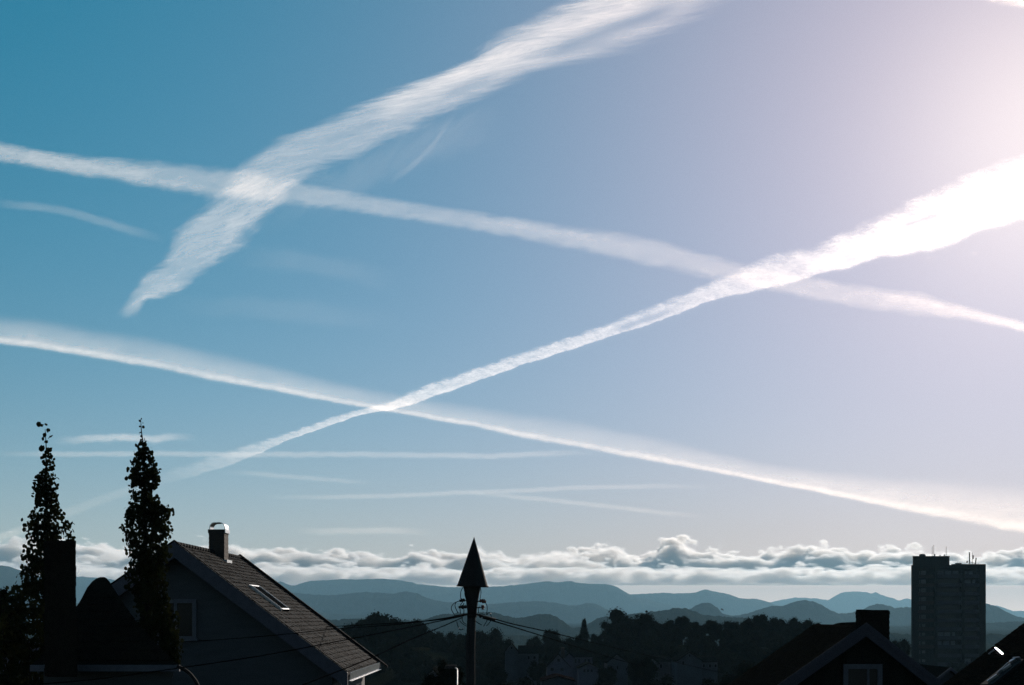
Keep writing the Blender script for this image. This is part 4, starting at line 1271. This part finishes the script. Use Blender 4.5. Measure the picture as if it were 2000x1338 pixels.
cable('thick cable leaving the pole to the left over the round crown', [(905, 1202, 32.8), (872, 1208.5, 33.6), (820, 1214, 36), (770, 1217, 40), (700, 1221, 47), (600, 1226, 60), (560, 1228, 66)], .014)
cable('upper of the two cables running right and away from the pole', [(937, 1202, 32.85), (970, 1210, 35), (1003, 1219, 38), (1062, 1232, 45), (1125, 1247, 54), (1220, 1270, 72), (1323, 1294, 98), (1410, 1314, 125), (1480, 1326, 150)], .016)
cable('lower of the two cables running right and away from the pole', [(937, 1205, 32.85), (960, 1212, 34.5), (988, 1220, 37), (1062, 1243, 45), (1130, 1265, 55), (1198, 1286, 68), (1239, 1297, 78), (1290, 1309, 92)], .016)

# ------------------------------------------------------------------ street lamp low beside the pole
def street_lamp():
    Y = 62.0
    b = at(893, 1400, Y)
    h = thing('street_lamp', 'thin street lamp with a sunlit post edge and flat head, low left of the pole', 'street lamp', (b.x, Y, gz(b.x, Y)))
    m = MB(); m.tube([(b.x, Y, gz(b.x, Y)), (b.x, Y, at(0, 1308, Y).z)], .032, 10, .026); m.build('post', M_zinc, h, smooth=True)
    m = MB(); m.tube(smooth_line([at(893, 1309, Y), at(891, 1305, Y), at(884, 1303, Y), at(876, 1303, Y)], 5), .025, 8); m.build('arm', M_zinc, h, smooth=True)
    m = MB()
    a, c = at(867, 1306, Y), at(893, 1299, Y)
    m.hexa([(a.x, Y - .12, a.z), (c.x - .12, Y - .12, a.z), (c.x - .12, Y + .12, a.z), (a.x, Y + .12, a.z), (a.x + .08, Y - .09, c.z), (c.x - .03, Y - .09, c.z), (c.x - .03, Y + .09, c.z), (a.x + .08, Y + .09, c.z)])
    m.build('lamp_head', M_cap, h, bevel=.015)
street_lamp()

# ------------------------------------------------------------------ birds
def bird(px, py, Y, span, label, roll=0.3, yaw=.4):
    p = at(px, py, Y)
    m = MB()
    k = span
    m.tube([(0, -.28 * k, 0), (0, -.2 * k, .01 * k), (0, 0, .0), (0, .14 * k, .02 * k)], .02 * k, 8, .07 * k)
    m.tube([(0, .14 * k, .02 * k), (0, .22 * k, .045 * k), (0, .30 * k, .03 * k)], .055 * k, 8, .006 * k)
    m.quad((-.05 * k, -.2 * k, 0), (.05 * k, -.2 * k, 0), (.09 * k, -.4 * k, .0), (-.09 * k, -.4 * k, 0.0))
    m.quad((-.05 * k, -.2 * k, .008 * k), (-.09 * k, -.4 * k, 0.008 * k), (.09 * k, -.4 * k, .008 * k), (.05 * k, -.2 * k, .008 * k))
    for s_ in (-1, 1):
        w = [(0, .12), (.18, .15), (.34, .10), (.5, -.05)]; w2 = [(0, -.12), (.18, -.10), (.34, -.08), (.5, -.07)]; zz = [.02, .10, .12, .05]
        for j in range(3):
            a, b_, c, d = (w[j], w[j + 1], w2[j + 1], w2[j])
            m.hexa([(s_ * q[0] * k, q[1] * k, z_ * k - .006 * k) for q, z_ in ((a, zz[j]), (b_, zz[j + 1]), (c, zz[j + 1]), (d, zz[j]))] +
                   [(s_ * q[0] * k, q[1] * k, z_ * k + .006 * k) for q, z_ in ((a, zz[j]), (b_, zz[j + 1]), (c, zz[j + 1]), (d, zz[j]))])
    o = m.build('bird', M_cap)
    o.location = p; o.rotation_euler = (.1, roll, yaw)
    tag(o, label, 'bird', 'birds in flight')
bird(1410.5, 1191, 120, .42, 'black bird flying low over the right wooded ridge', .5, -1.1)
bird(747, 878, 260, .45, 'tiny speck of a bird high in the sky, under the crossing of the two trails', .2, .6)
# ------------------------------------------------------------------ right-hand gabled house
def right_house():
    Y = 38.0
    pk = at(1692, 1220, Y)
    h = thing('gabled_house', 'dark gabled house at lower right with a broad black chimney and curtained window', 'house', (pk.x, Y + 4, gz(pk.x, Y)))
    sl, sr = .70, .79
    xl, xr = pk.x - 4.2, pk.x + 3.9
    depth = 6.5
    r = MB()
    for x0, z0, x1, z1 in ((xl, pk.z - 4.2 * sl, pk.x, pk.z), (pk.x, pk.z, xr, pk.z - 3.9 * sr)):
        r.hexa([(x0, Y + .08, z0 - .2), (x1, Y + .08, z1 - .2), (x1, Y + depth, z1 - .2), (x0, Y + depth, z0 - .2), (x0, Y + .08, z0 - .02), (x1, Y + .08, z1 - .02), (x1, Y + depth, z1 - .02), (x0, Y + depth, z0 - .02)])
    tiles_on(r, (xl, Y + .1, pk.z - 4.2 * sl - .02), (xl, Y + depth, pk.z - 4.2 * sl - .02), (pk.x, Y + .1, pk.z - .02), (pk.x, Y + depth, pk.z - .02), 34, 40, t=.010, seed=21)
    tiles_on(r, (xr, Y + .1, pk.z - 3.9 * sr - .02), (xr, Y + depth, pk.z - 3.9 * sr - .02), (pk.x, Y + .1, pk.z - .02), (pk.x, Y + depth, pk.z - .02), 34, 40, t=.010, seed=22)
    ro = r.build('roof', M_tile_dark, h)
    for x0, z0, nm in ((xl - .05, pk.z - 4.25 * sl, 0), (xr + .05, pk.z - 3.95 * sr, 1)):
        b = MB()
        b.hexa([(x0, Y - .02, z0 - .31), (pk.x, Y - .02, pk.z - .31), (pk.x, Y + .07, pk.z - .31), (x0, Y + .07, z0 - .31), (x0, Y - .02, z0 + .04), (pk.x, Y - .02, pk.z + .04), (pk.x, Y + .07, pk.z + .04), (x0, Y + .07, z0 + .04)])
        b.hexa([(x0, Y - .045, z0 - .10), (pk.x, Y - .045, pk.z - .10), (pk.x, Y - .022, pk.z - .10), (x0, Y - .022, z0 - .10), (x0, Y - .045, z0 + .06), (pk.x, Y - .045, pk.z + .06), (pk.x, Y - .022, pk.z + .06), (x0, Y - .022, z0 + .06)])
        b.build('bargeboard', M_barge2, ro)
    wy = Y + .45
    w = MB()
    w.prism([(xl + .4, -1), (xr - .4, -1), (xr - .4, pk.z - 3.5 * sr - .24), (pk.x, pk.z - .24), (xl + .4, pk.z - 3.8 * sl - .24)], wy, Y + depth - .4)
    x = xl + .5
    while x < xr - .5:           # upright cover boards
        zt = pk.z - (abs(x - pk.x) + .04) * (sr if x > pk.x else sl) - .26
        w.box(x, x + .05, wy - .02, wy - .001, -1, zt); x += .22
    w.build('wall', M_wall_dark, h)
    fx0, fx1 = at(1646, 0, wy).x, at(1722, 0, wy).x; fz1 = at(0, 1297, wy).z; fz0 = fz1 - 1.25
    f = MB(); t = .13
    f.box(fx0, fx0 + t, wy - .09, wy - .021, fz0, fz1); f.box(fx1 - t, fx1, wy - .09, wy - .021, fz0, fz1); f.box(fx0 + t, fx1 - t, wy - .09, wy - .021, fz1 - t, fz1)
    f.box(fx0 + t, fx1 - t, wy - .1, wy - .021, fz0, fz0 + .08); f.box((fx0 + fx1) / 2 + .12, (fx0 + fx1) / 2 + .18, wy - .07, wy - .021, fz0 + .08, fz1 - t)
    fo = f.build('window', M_frame, h)
    q = MB(); q.box(fx0 + t, fx1 - t, wy - .04, wy - .0215, fz0 + .08, fz1 - t); q.build('curtain', M_curtain, fo)
    # chimney
    yc = Y + 1.1
    x0, x1 = at(1682, 0, yc).x, at(1737, 0, yc).x
    zt = at(0, 1191, yc).z
    c = MB(); z = pk.z - 1.4; k = 0
    while z < zt - .12:
        e = .007 * (k % 2); c.box(x0 - e, x1 + e, yc - e, yc + .6 + e, z, z + .0745); z += .075; k += 1
    c.box(x0 + .012, x1 - .012, yc + .012, yc + .59, pk.z - 1.4, zt - .004)
    c.hexa([(x0 - .02, yc - .02, zt - .13), (x1 + .02, yc - .02, zt - .13), (x1 + .02, yc + .62, zt - .13), (x0 - .02, yc + .62, zt - .13), (x0 + .01, yc - .01, zt + .01), (x1 + .01, yc - .01, zt - .03), (x1 + .01, yc + .61, zt - .03), (x0 + .01, yc + .61, zt + .01)])
    c.build('chimney', M_brick_dark, ro)
M_barge2 = surf('grey_bargeboard', (.07, .07, .082), (.05, .05, .06), 6, .9, spec=.05, bump=.5, stretch=(3, 1, 3))
M_wall_dark = surf('dark_stained_boards', (.017, .018, .014), (.012, .0125, .010), 2, .95, spec=.05, stretch=(3, 1, .4), bump=.3)
right_house()

def rear_wing():
    """the low house behind the right gable: its long roof ends in a metal edge and a vent pipe"""
    Y = 50.0
    a, b = at(1606, 1230, Y), at(1700, 1219, Y)
    h = thing('low_house', 'low dark house behind the right gable, its roof edge capped with bright metal', 'house', (a.x + 2, Y + 3, gz(a.x, Y)))
    r = MB()
    e0 = at(1452, 1338, Y - 7.0)
    # front slope falls towards the camera and to the left
    A, B = Vector((a.x, Y, a.z)), Vector((b.x, Y, b.z))
    m1 = at(1640, 1222, Y)
    Cc, D = Vector((a.x - 1.9, Y - 6.5, a.z - 3.2)), Vector((b.x, Y - 6.5, b.z - 3.4))
    top = [A, Vector((at(1620, 1229, Y).x, Y, at(0, 1228.5, Y).z)), Vector((m1.x, Y, m1.z)), B]
    low = [Cc, Cc.lerp(D, .25), Cc.lerp(D, .5), D]
    for i in range(3):
        r.slab(low[i], low[i + 1], top[i + 1], top[i], .12)
        lo2 = [v + Vector((0, 12, 0)) for v in low]
        r.slab(top[i], top[i + 1], lo2[i + 1], lo2[i], .12)
    ro = r.build('roof', M_tile_dark, h)
    w = MB(); w.hexa([(Cc.x + .4, Y - 6, -2), (D.x, Y - 6, -2), (D.x, Y + 5.2, -2), (Cc.x + .4, Y + 5.2, -2), (Cc.x + .4, Y - 6, Cc.z - .1), (D.x, Y - 6, D.z - .1), (D.x, Y + 5.2, D.z - .1), (Cc.x + .4, Y + 5.2, Cc.z - .1)])
    w.build('wall', M_wall_dark, h)
    c = MB(); c.hexa([Vector((a.x - .05, Y - .1, a.z + .12)), Vector((at(1634, 0, Y).x, Y - .1, at(0, 1229, Y).z + .06)), Vector((at(1634, 0, Y).x, Y + .12, at(0, 1229, Y).z + .06)), Vector((a.x - .05, Y + .12, a.z + .12)),
                      Vector((a.x - .05, Y - .06, a.z + .17)), Vector((at(1634, 0, Y).x, Y - .06, at(0, 1229, Y).z + .10)), Vector((at(1634, 0, Y).x, Y + .10, at(0, 1229, Y).z + .10)), Vector((a.x - .05, Y + .10, a.z + .17))])
    c.build('ridge_flashing', M_steel, ro)
    v = MB(); p = at(1608.5, 1232, Y - 1.2); v.tube([(p.x + .02, Y - 1.2, p.z - .75), (p.x + .05, Y - 1.2, p.z + .04)], .05, 10); v.build('vent_pipe', M_steel, ro, smooth=True)
    v = MB(); p = at(1621, 1225, Y); v.lathe((p.x, p.y), [(.03, p.z - .1), (.05, p.z - .05), (.05, p.z + .03), (.02, p.z + .06)], 10); v.build('vent_cap', M_steel, ro, smooth=True)
rear_wing()

def small_gable():
    Y = 66.0
    pk = at(1857, 1304, Y)
    h = thing('small_gable_house', 'small pale gable peak showing between the right gable and the black corner roof', 'house', (pk.x, Y + 3, gz(pk.x, Y)))
    w = MB(); w.prism([(pk.x - 2.6, -3), (pk.x + 2.6, -3), (pk.x + 2.6, pk.z - 2.1), (pk.x, pk.z - .18), (pk.x - 2.6, pk.z - 2.0)], Y + .3, Y + 6); w.build('wall', M_greyh, h)
    r = MB()
    for s_ in (-1, 1):
        r.hexa([(pk.x + s_ * 3.0, Y, pk.z - 3.0 * .78 - .14), (pk.x, Y, pk.z - .14), (pk.x, Y + 6.3, pk.z - .14), (pk.x + s_ * 3.0, Y + 6.3, pk.z - 3.0 * .78 - .14),
                (pk.x + s_ * 3.0, Y, pk.z - 3.0 * .78), (pk.x, Y, pk.z), (pk.x, Y + 6.3, pk.z), (pk.x + s_ * 3.0, Y + 6.3, pk.z - 3.0 * .78)])
    ro = r.build('roof', M_darkroof, h)
    for s_ in (-1, 1):
        b = MB(); b.hexa([(pk.x + s_ * 3.05, Y - .06, pk.z - 3.05 * .78 - .12), (pk.x, Y - .06, pk.z - .12), (pk.x, Y - .005, pk.z - .12), (pk.x + s_ * 3.05, Y - .005, pk.z - 3.05 * .78 - .12),
                          (pk.x + s_ * 3.05, Y - .06, pk.z - 3.05 * .78 + .03), (pk.x, Y - .06, pk.z + .03), (pk.x, Y - .005, pk.z + .03), (pk.x + s_ * 3.05, Y - .005, pk.z - 3.05 * .78 + .03)])
        b.build('bargeboard', M_barge, ro)
small_gable()

# ------------------------------------------------------------------ black roof in the lower right corner
def corner_roof():
    Yf, Yn = 26.0, 13.0
    a, b = at(2000, 1217, Yf), at(1840, 1338, Yf)
    sl = (a.z - b.z) / (a.x - b.x)
    xr = a.x + 1.5; zr = a.z + 1.5 * sl
    xe = b.x - 1.2; ze = b.z - 1.2 * sl
    h = thing('corner_house', 'black sloping roof rising out of the lower right corner, with roof windows', 'house', (xr, 20, 0))
    r = MB()
    r.hexa([(xe, Yn, ze - .2), (xr, Yn, zr - .2), (xr, Yf, zr - .2), (xe, Yf, ze - .2), (xe, Yn, ze), (xr, Yn, zr), (xr, Yf, zr), (xe, Yf, ze)])
    r.hexa([(xr, Yn, zr - .2), (xr + 5, Yn, zr - .2 - 5 * sl), (xr + 5, Yf, zr - .2 - 5 * sl), (xr, Yf, zr - .2), (xr, Yn, zr), (xr + 5, Yn, zr - 5 * sl), (xr + 5, Yf, zr - 5 * sl), (xr, Yf, zr)])
    tiles_on(r, (xe, Yn, ze), (xe, Yf, ze), (xr, Yn, zr), (xr, Yf, zr), 60, 60, t=.007, seed=31)
    ro = r.build('roof', M_tile_dark, h)
    w = MB(); w.prism([(xe + .5, -1), (xr + 4.6, -1), (xr + 4.6, zr - 4.6 * sl - .25), (xr, zr - .25), (xe + .5, ze + .5 * sl - .25)], Yn + .3, Yf - .3); w.build('wall', M_wall_dark, h)
    n = Vector((-sl, 0, 1)).normalized()
    def on(px, py):
        dx, dz = (px - 1000) / F, (HZ - py) / F
        # plane z = a.z + (x - a.x) * sl
        Y = (a.z - a.x * sl - CAM_Z) / (dz - sl * dx)
        return Vector((dx * Y, Y, CAM_Z + dz * Y))
    def bar(p, q, wdt, hgt, name, mat, par, lift=.0):
        d = (q - p).normalized(); s_ = d.cross(n).normalized() * wdt / 2
        m = MB(); o = n * lift
        m.hexa([p - s_ + o, q - s_ + o, q + s_ + o, p + s_ + o, p - s_ + o + n * hgt, q - s_ + o + n * hgt, q + s_ + o + n * hgt, p + s_ + o + n * hgt])
        return m.build(name, mat, par)
    p0, p1 = on(1930, 1341), on(1990, 1293)
    base = bar(p0, p1, .5, .05, 'roof_window', M_cap, ro)
    for (xa, ya), (xb, yb), wd, ht in (((1934, 1338), (1953, 1324.5), .022, .09), ((1963, 1316), (1979, 1304.5), .022, .09), ((1954, 1323), (1975, 1303), .01, .10)):
        bar(on(xa, ya), on(xb, yb), wd, ht, 'rail', M_steel, base)
    bar(on(1977, 1300), on(1990, 1293), .09, .09, 'top_flashing', M_zinc, base)
    bar(on(1985, 1293), on(1998, 1292.5), .012, .10, 'rail', M_zinc, base)
    # glint shaped as a mirror strip, tilted to throw the sun at the camera
    g = MB(); c = on(1953, 1273.5)
    u = (on(1960, 1277) - on(1946, 1270)) / 2
    for_n = ((-sun_dir + Vector((0, 0, 0))) * -1 + (Vector((0, 0, CAM_Z)) - c).normalized()).normalized()
    u = (u - for_n * u.dot(for_n)).normalized() * u.length
    v_ = for_n.cross(u).normalized() * .0075
    o = n * .03
    g.hexa([c + o - u - v_ - for_n * .01, c + o + u - v_ - for_n * .01, c + o + u + v_ - for_n * .01, c + o - u + v_ - for_n * .01, c + o - u - v_, c + o + u - v_, c + o + u + v_, c + o - u + v_])
    g.build('glint_mirror', M_mirror, ro)
    bar(on(1932, 1279), on(1943, 1271), .012, .03, 'ridge_clip', M_zinc, ro)
M_mirror = surf('glint_mirror_metal', (.9, .85, .8), (.85, .8, .75), 6, .12, metal=1.0)
corner_roof()

# ------------------------------------------------------------------ apartment tower
def tower():
    Y = 452.0
    s = Y / F
    X = lambda px: (px - 1000) * s
    Z = lambda py: CAM_Z + (HZ - py) * s
    g0 = gz(X(1855), Y)
    h = thing('apartment_tower', 'dark concrete apartment tower with stacked balconies and roof aerials at right', 'building', (X(1855), Y + 7, g0))
    D = 15.0
    x0, x1, xm = X(1782.5), X(1925.5), X(1855)
    zt, zl = Z(1103.5), Z(1086)
    pitch = 17.2 * s
    b = MB()
    def skew(m_, xa, xb, ya, yb, za, zb_):       # the block stands slightly turned, its left side hidden
        sa, sb = .30 * (ya - Y), .30 * (yb - Y)
        m_.hexa([(xa + sa, ya, za), (xb + sa - .1, ya, za), (xb + sb - 1.2, yb, za), (xa + sb, yb, za), (xa + sa, ya, zb_), (xb + sa - .1, ya, zb_), (xb + sb - 1.2, yb, zb_), (xa + sb, yb, zb_)])
    skew(b, x0, x1, Y + 1.6, Y + D, g0 - 1, zt)                      # core behind the recesses
    segs = [(1782.5, 1793), (1826, 1831), (1878, 1884), (1912.5, 1925.5)]       # full-depth piers
    for a, c in segs: b.box(X(a), X(c), Y, Y + 1.598, g0 - 1, zt)
    b.box(X(1793), X(1912.5), Y + .01, Y + 1.597, zt - 1.2, zt - .002)
    skew(b, x0 + .02, xm, Y + .02, Y + D - .5, zt + .002, zl - .3)
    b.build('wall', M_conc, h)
    t = MB(); skew(t, x0 - .05, xm + .08, Y - .06, Y + D - .4, zl - .3, zl); skew(t, xm + .5, x1 + .06, Y - .06, Y + D + .1, zt + .001, zt + .28); t.build('roof_edge', M_cap, h)
    k = 0
    while True:
        zf = zt - 1.2 - pitch * (k + 1)            # floor level of this storey
        if zf < g0: break
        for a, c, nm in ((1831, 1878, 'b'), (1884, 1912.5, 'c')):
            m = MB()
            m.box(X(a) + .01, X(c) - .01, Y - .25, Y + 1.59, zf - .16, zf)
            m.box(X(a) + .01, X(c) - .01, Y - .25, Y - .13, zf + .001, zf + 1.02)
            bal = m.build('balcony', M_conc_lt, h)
            q = MB()
            rr = random.Random(k * 7 + int(a))
            xx = X(a) + .5
            while xx < X(c) - 1.2:
                wd = rr.choice((.9, 1.3, 1.9)); 
                if xx + wd > X(c) - .3: break
                q.box(xx, xx + wd, Y + 1.5, Y + 1.59, zf + .2, zf + 2.2); xx += wd + rr.uniform(.25, .6)
            q.build('window', M_glass if rr.random() < .85 else M_frame, bal)
        m = MB(); m.box(X(1793) + .01, X(1826) - .01, Y + .9, Y + 1.59, zf - .14, zf + 1.0); m.build('spandrel', M_recess if k < 9 else M_conc, h)
        m = MB(); m.box(X(1801), X(1809.5), Y + .82, Y + .895, zf + .95, zf + 2.15)
        wn_ = m.build('window', M_frame_lt if k < 6 else M_glass, h)
        m = MB(); m.box(X(1802), X(1808.5), Y + .80, Y + .815, zf + 1.1, zf + 2.0); m.box(X(1797.2), X(1799), Y + .82, Y + .89, zf + .95, zf + 2.1); m.build('pane', M_glass_lt, wn_)
        m = MB(); m.box(X(1793) + .01, X(1826) - .01, Y + .9, Y + 1.59, zf + 2.2, zf + pitch - .15); m.build('lintel', M_conc, h)
        k += 1
    # roof plant and aerials
    def px_tube(name, pts, r, par, mat=M_cap):
        m = MB(); m.tube([(X(a), Y + 4, Z(c)) for a, c in pts], r, 6); return m.build(name, mat, par)
    m = MB(); cx = X(1808.5)
    m.lathe((cx, Y + 4), [(1.0, zl), (1.05, zl + .3), (.95, zl + .62), (.6, zl + .8), (.1, zl + .86)], 14); m.build('roof_tank', M_cap, h, smooth=True)
    for x_, top in ((1828, 1066), (1831, 1063.5), (1855.5, 1066)):
        px_tube('aerial', [(x_, 1086), (x_, top)], .07, h)
    for x_, top in ((1833, 1081), (1843.5, 1083), (1852, 1082)): px_tube('vent', [(x_, 1086), (x_, top)], .18, h)
    px_tube('aerial_arm', [(1852, 1086), (1858, 1085.5)], .09, h)
    m = MB(); m.box(X(1875), X(1884), Y + 3, Y + 5, zt + .28, zt + .75); m.build('roof_hatch', M_cap, h)
    m = MB()
    m.box(X(1900.6), X(1902.4), Y + 3.9, Y + 4.2, Z(1098), Z(1077.5)); m.tube([(X(1901.5), Y + 4, zt + .28), (X(1901.5), Y + 4, Z(1085))], .08, 6); m.build('antenna_panel', M_cap, h)
    m = MB(); m.box(X(1908), X(1909.6), Y + 3.9, Y + 4.2, Z(1091), Z(1083.5)); m.tube([(X(1907.2), Y + 4, zt + .28), (X(1907.2), Y + 4, Z(1078))], .06, 6); m.build('antenna_panel', M_cap, h)
    m = MB(); m.hexa([(X(1912.6), Y + 4, zt + .3), (X(1914), Y + 4, zt + .3), (X(1914), Y + 4.3, zt + .3), (X(1912.6), Y + 4.3, zt + .3), (X(1914.2), Y + 4, Z(1088.5)), (X(1915.8), Y + 4, Z(1088.5)), (X(1915.8), Y + 4.3, Z(1088.5)), (X(1914.2), Y + 4.3, Z(1088.5))]); m.build('antenna_panel', M_cap, h)
    m = MB(); m.tube([(X(1900), Y + 4, Z(1099.5)), (X(1906.5), Y + 4, Z(1098)), (X(1913.5), Y + 4, Z(1100))], .09, 6); m.tube([(X(1896.5), Y + 4, Z(1098.2)), (X(1897), Y + 4, Z(1095))], .22, 6); m.build('antenna_frame', M_cap, h)
M_frame_lt = surf('tower_window_frame', (.08, .08, .1), (.06, .06, .07), 2, .5)
M_glass_lt = surf('tower_glass_with_blinds', (.05, .055, .065), (.015, .017, .02), .6, .3, spec=.5, island=.7)
tower()

# ------------------------------------------------------------------ houses in the hollow
def far_house(label, pk, hw, base, Y, depth, wall, roof, wing=None, slope=None, windows=(), name='distant_house', chimney=None, group=None):
    """pk: (px, py) of the gable peak; hw: half width of the gable in px at the eaves; base: row of the eaves"""
    s = Y / F
    X = lambda px: (px - 1000) * s
    Z = lambda py: CAM_Z + (HZ - py) * s
    g0 = gz(X(pk[0]), Y) - 1
    h = thing(name, label, 'house', (X(pk[0]), Y + depth / 2, g0), group)
    w = MB(); w.prism([(X(pk[0] - hw), g0 - .3), (X(pk[0] + hw), g0 - .3), (X(pk[0] + hw), Z(base)), (X(pk[0]), Z(pk[1]) - .12), (X(pk[0] - hw), Z(base))], Y, Y + depth)
    wo = w.build('wall', wall, h)
    ov = 2.2
    k = (base - pk[1]) / hw
    r = MB()
    for q in (-1, 1):
        xe = X(pk[0] + q * (hw + ov)); ze = Z(base + ov * k) + .12
        r.hexa([(xe, Y - .35, ze - .12), (X(pk[0]), Y - .35, Z(pk[1])), (X(pk[0]), Y + depth + .3, Z(pk[1])), (xe, Y + depth + .3, ze - .12),
                (xe, Y - .35, ze + .04), (X(pk[0]), Y - .35, Z(pk[1]) + .16), (X(pk[0]), Y + depth + .3, Z(pk[1]) + .16), (xe, Y + depth + .3, ze + .04)])
    ro = r.build('roof', roof, h)
    if chimney:
        c = MB(); c.box(X(chimney[0]) - .3, X(chimney[0]) + .3, Y + depth * .5, Y + depth * .5 + .6, Z(pk[1]) - .8, Z(chimney[1])); c.build('chimney', M_brick, ro)
    for (a, b, c, d) in windows:
        f = MB(); f.box(X(a), X(c), Y - .06, Y - .002, Z(d), Z(b)); fo = f.build('window', M_white, h)
        g = MB(); e = .22 * (X(c) - X(a)) * .5; g.box(X(a) + e, X(c) - e, Y - .075, Y - .062, Z(d) + e, Z(b) - e); g.build('pane', M_glass, fo)
    if wing:
        (wa, wt, wb, wbase, wroof) = wing
        m = MB(); m.box(X(wa), X(wb), Y + 1.5, Y + depth - .5, g0 - .3, Z(wt)); wg = m.build('wing', wall, h)
        m = MB()
        m.hexa([(X(wa), Y + 1.1, Z(wt)), (X(wb), Y + 1.1, Z(wt)), (X(wb), Y + depth - .1, Z(wt)), (X(wa), Y + depth - .1, Z(wt)), (X(wa), Y + 3.0, Z(wroof)), (X(wb), Y + 3.0, Z(wroof)), (X(wb), Y + depth - 2, Z(wroof)), (X(wa), Y + depth - 2, Z(wroof))])
        m.build('wing_roof', roof, wg)
    return h
GH = 'houses in the dark hollow'
far_house('tall pale house wall right of the pole, half lost in the trees', (999, 1258), 13, 1273, 240, 9, M_greyh, M_darkroof, wing=(1012, 1277, 1052, 1300, 1262), windows=((997, 1263, 1001, 1268), (1030, 1281, 1035, 1288), (1041, 1281, 1047, 1288)), group=GH)
far_house('white gabled house with one small attic window, brightest of the distant houses', (1091, 1278), 22, 1302, 232, 8, M_white, M_redroof, windows=((1088, 1286, 1094, 1293), (1075, 1304, 1082, 1311), (1094, 1304, 1101, 1311)), chimney=(1101, 1266), group=GH)
far_house('small gable peak just above the white gabled house', (1101, 1266), 10, 1275, 262, 6, M_greyh, M_darkroof, windows=((1099, 1270, 1103, 1274),), group=GH)
far_house('long white house with four dormer windows right of the white gable', (1112, 1276), 8, 1284, 244, 7, M_white, M_darkroof, wing=(1114, 1284, 1158, 1300, 1274),
          windows=((1122, 1287, 1126, 1295), (1129, 1287, 1133, 1295), (1141, 1287, 1145, 1295), (1148, 1287, 1152, 1295)), group=GH)
far_house('low white house block in front of the long dormered house', (1150, 1296), 19, 1305, 225, 6, M_white, M_darkroof, windows=((1139, 1307, 1144, 1313), (1146, 1307, 1151, 1313), (1153, 1307, 1158, 1313)), group=GH)
far_house('faint gable under the lower cable, right of the long dormered house', (1206, 1278), 20, 1294, 240, 8, M_greyh, M_darkroof, windows=((1204, 1300, 1208, 1308),), group=GH)
far_house('faint long house between the two grey gables', (1275, 1286), 12, 1296, 245, 8, M_greyh, M_darkroof, wing=(1284, 1293, 1312, 1312, 1284), windows=((1262, 1298, 1268, 1306), (1288, 1297, 1294, 1306)), group=GH)
far_house('wide grey gable with a tiny peak window, right of centre', (1347, 1274), 24, 1291, 235, 9, M_greyh, M_darkroof, wing=(1366, 1294, 1404, 1312, 1284), windows=((1345, 1278, 1349, 1283), (1332, 1291, 1337, 1299), (1372, 1297, 1377, 1304), (1384, 1297, 1389, 1304), (1395, 1297, 1400, 1304)), group=GH)
far_house('low house with a pale eaves line at the bottom edge', (1090, 1322), 32, 1331, 180, 8, M_greyh, M_redroof, windows=((1084, 1336, 1092, 1342),), group=GH)
far_house('dim house gable left of the pole foot, almost black', (845, 1308), 13, 1322, 150, 8, M_greyh, M_darkroof, group=GH)
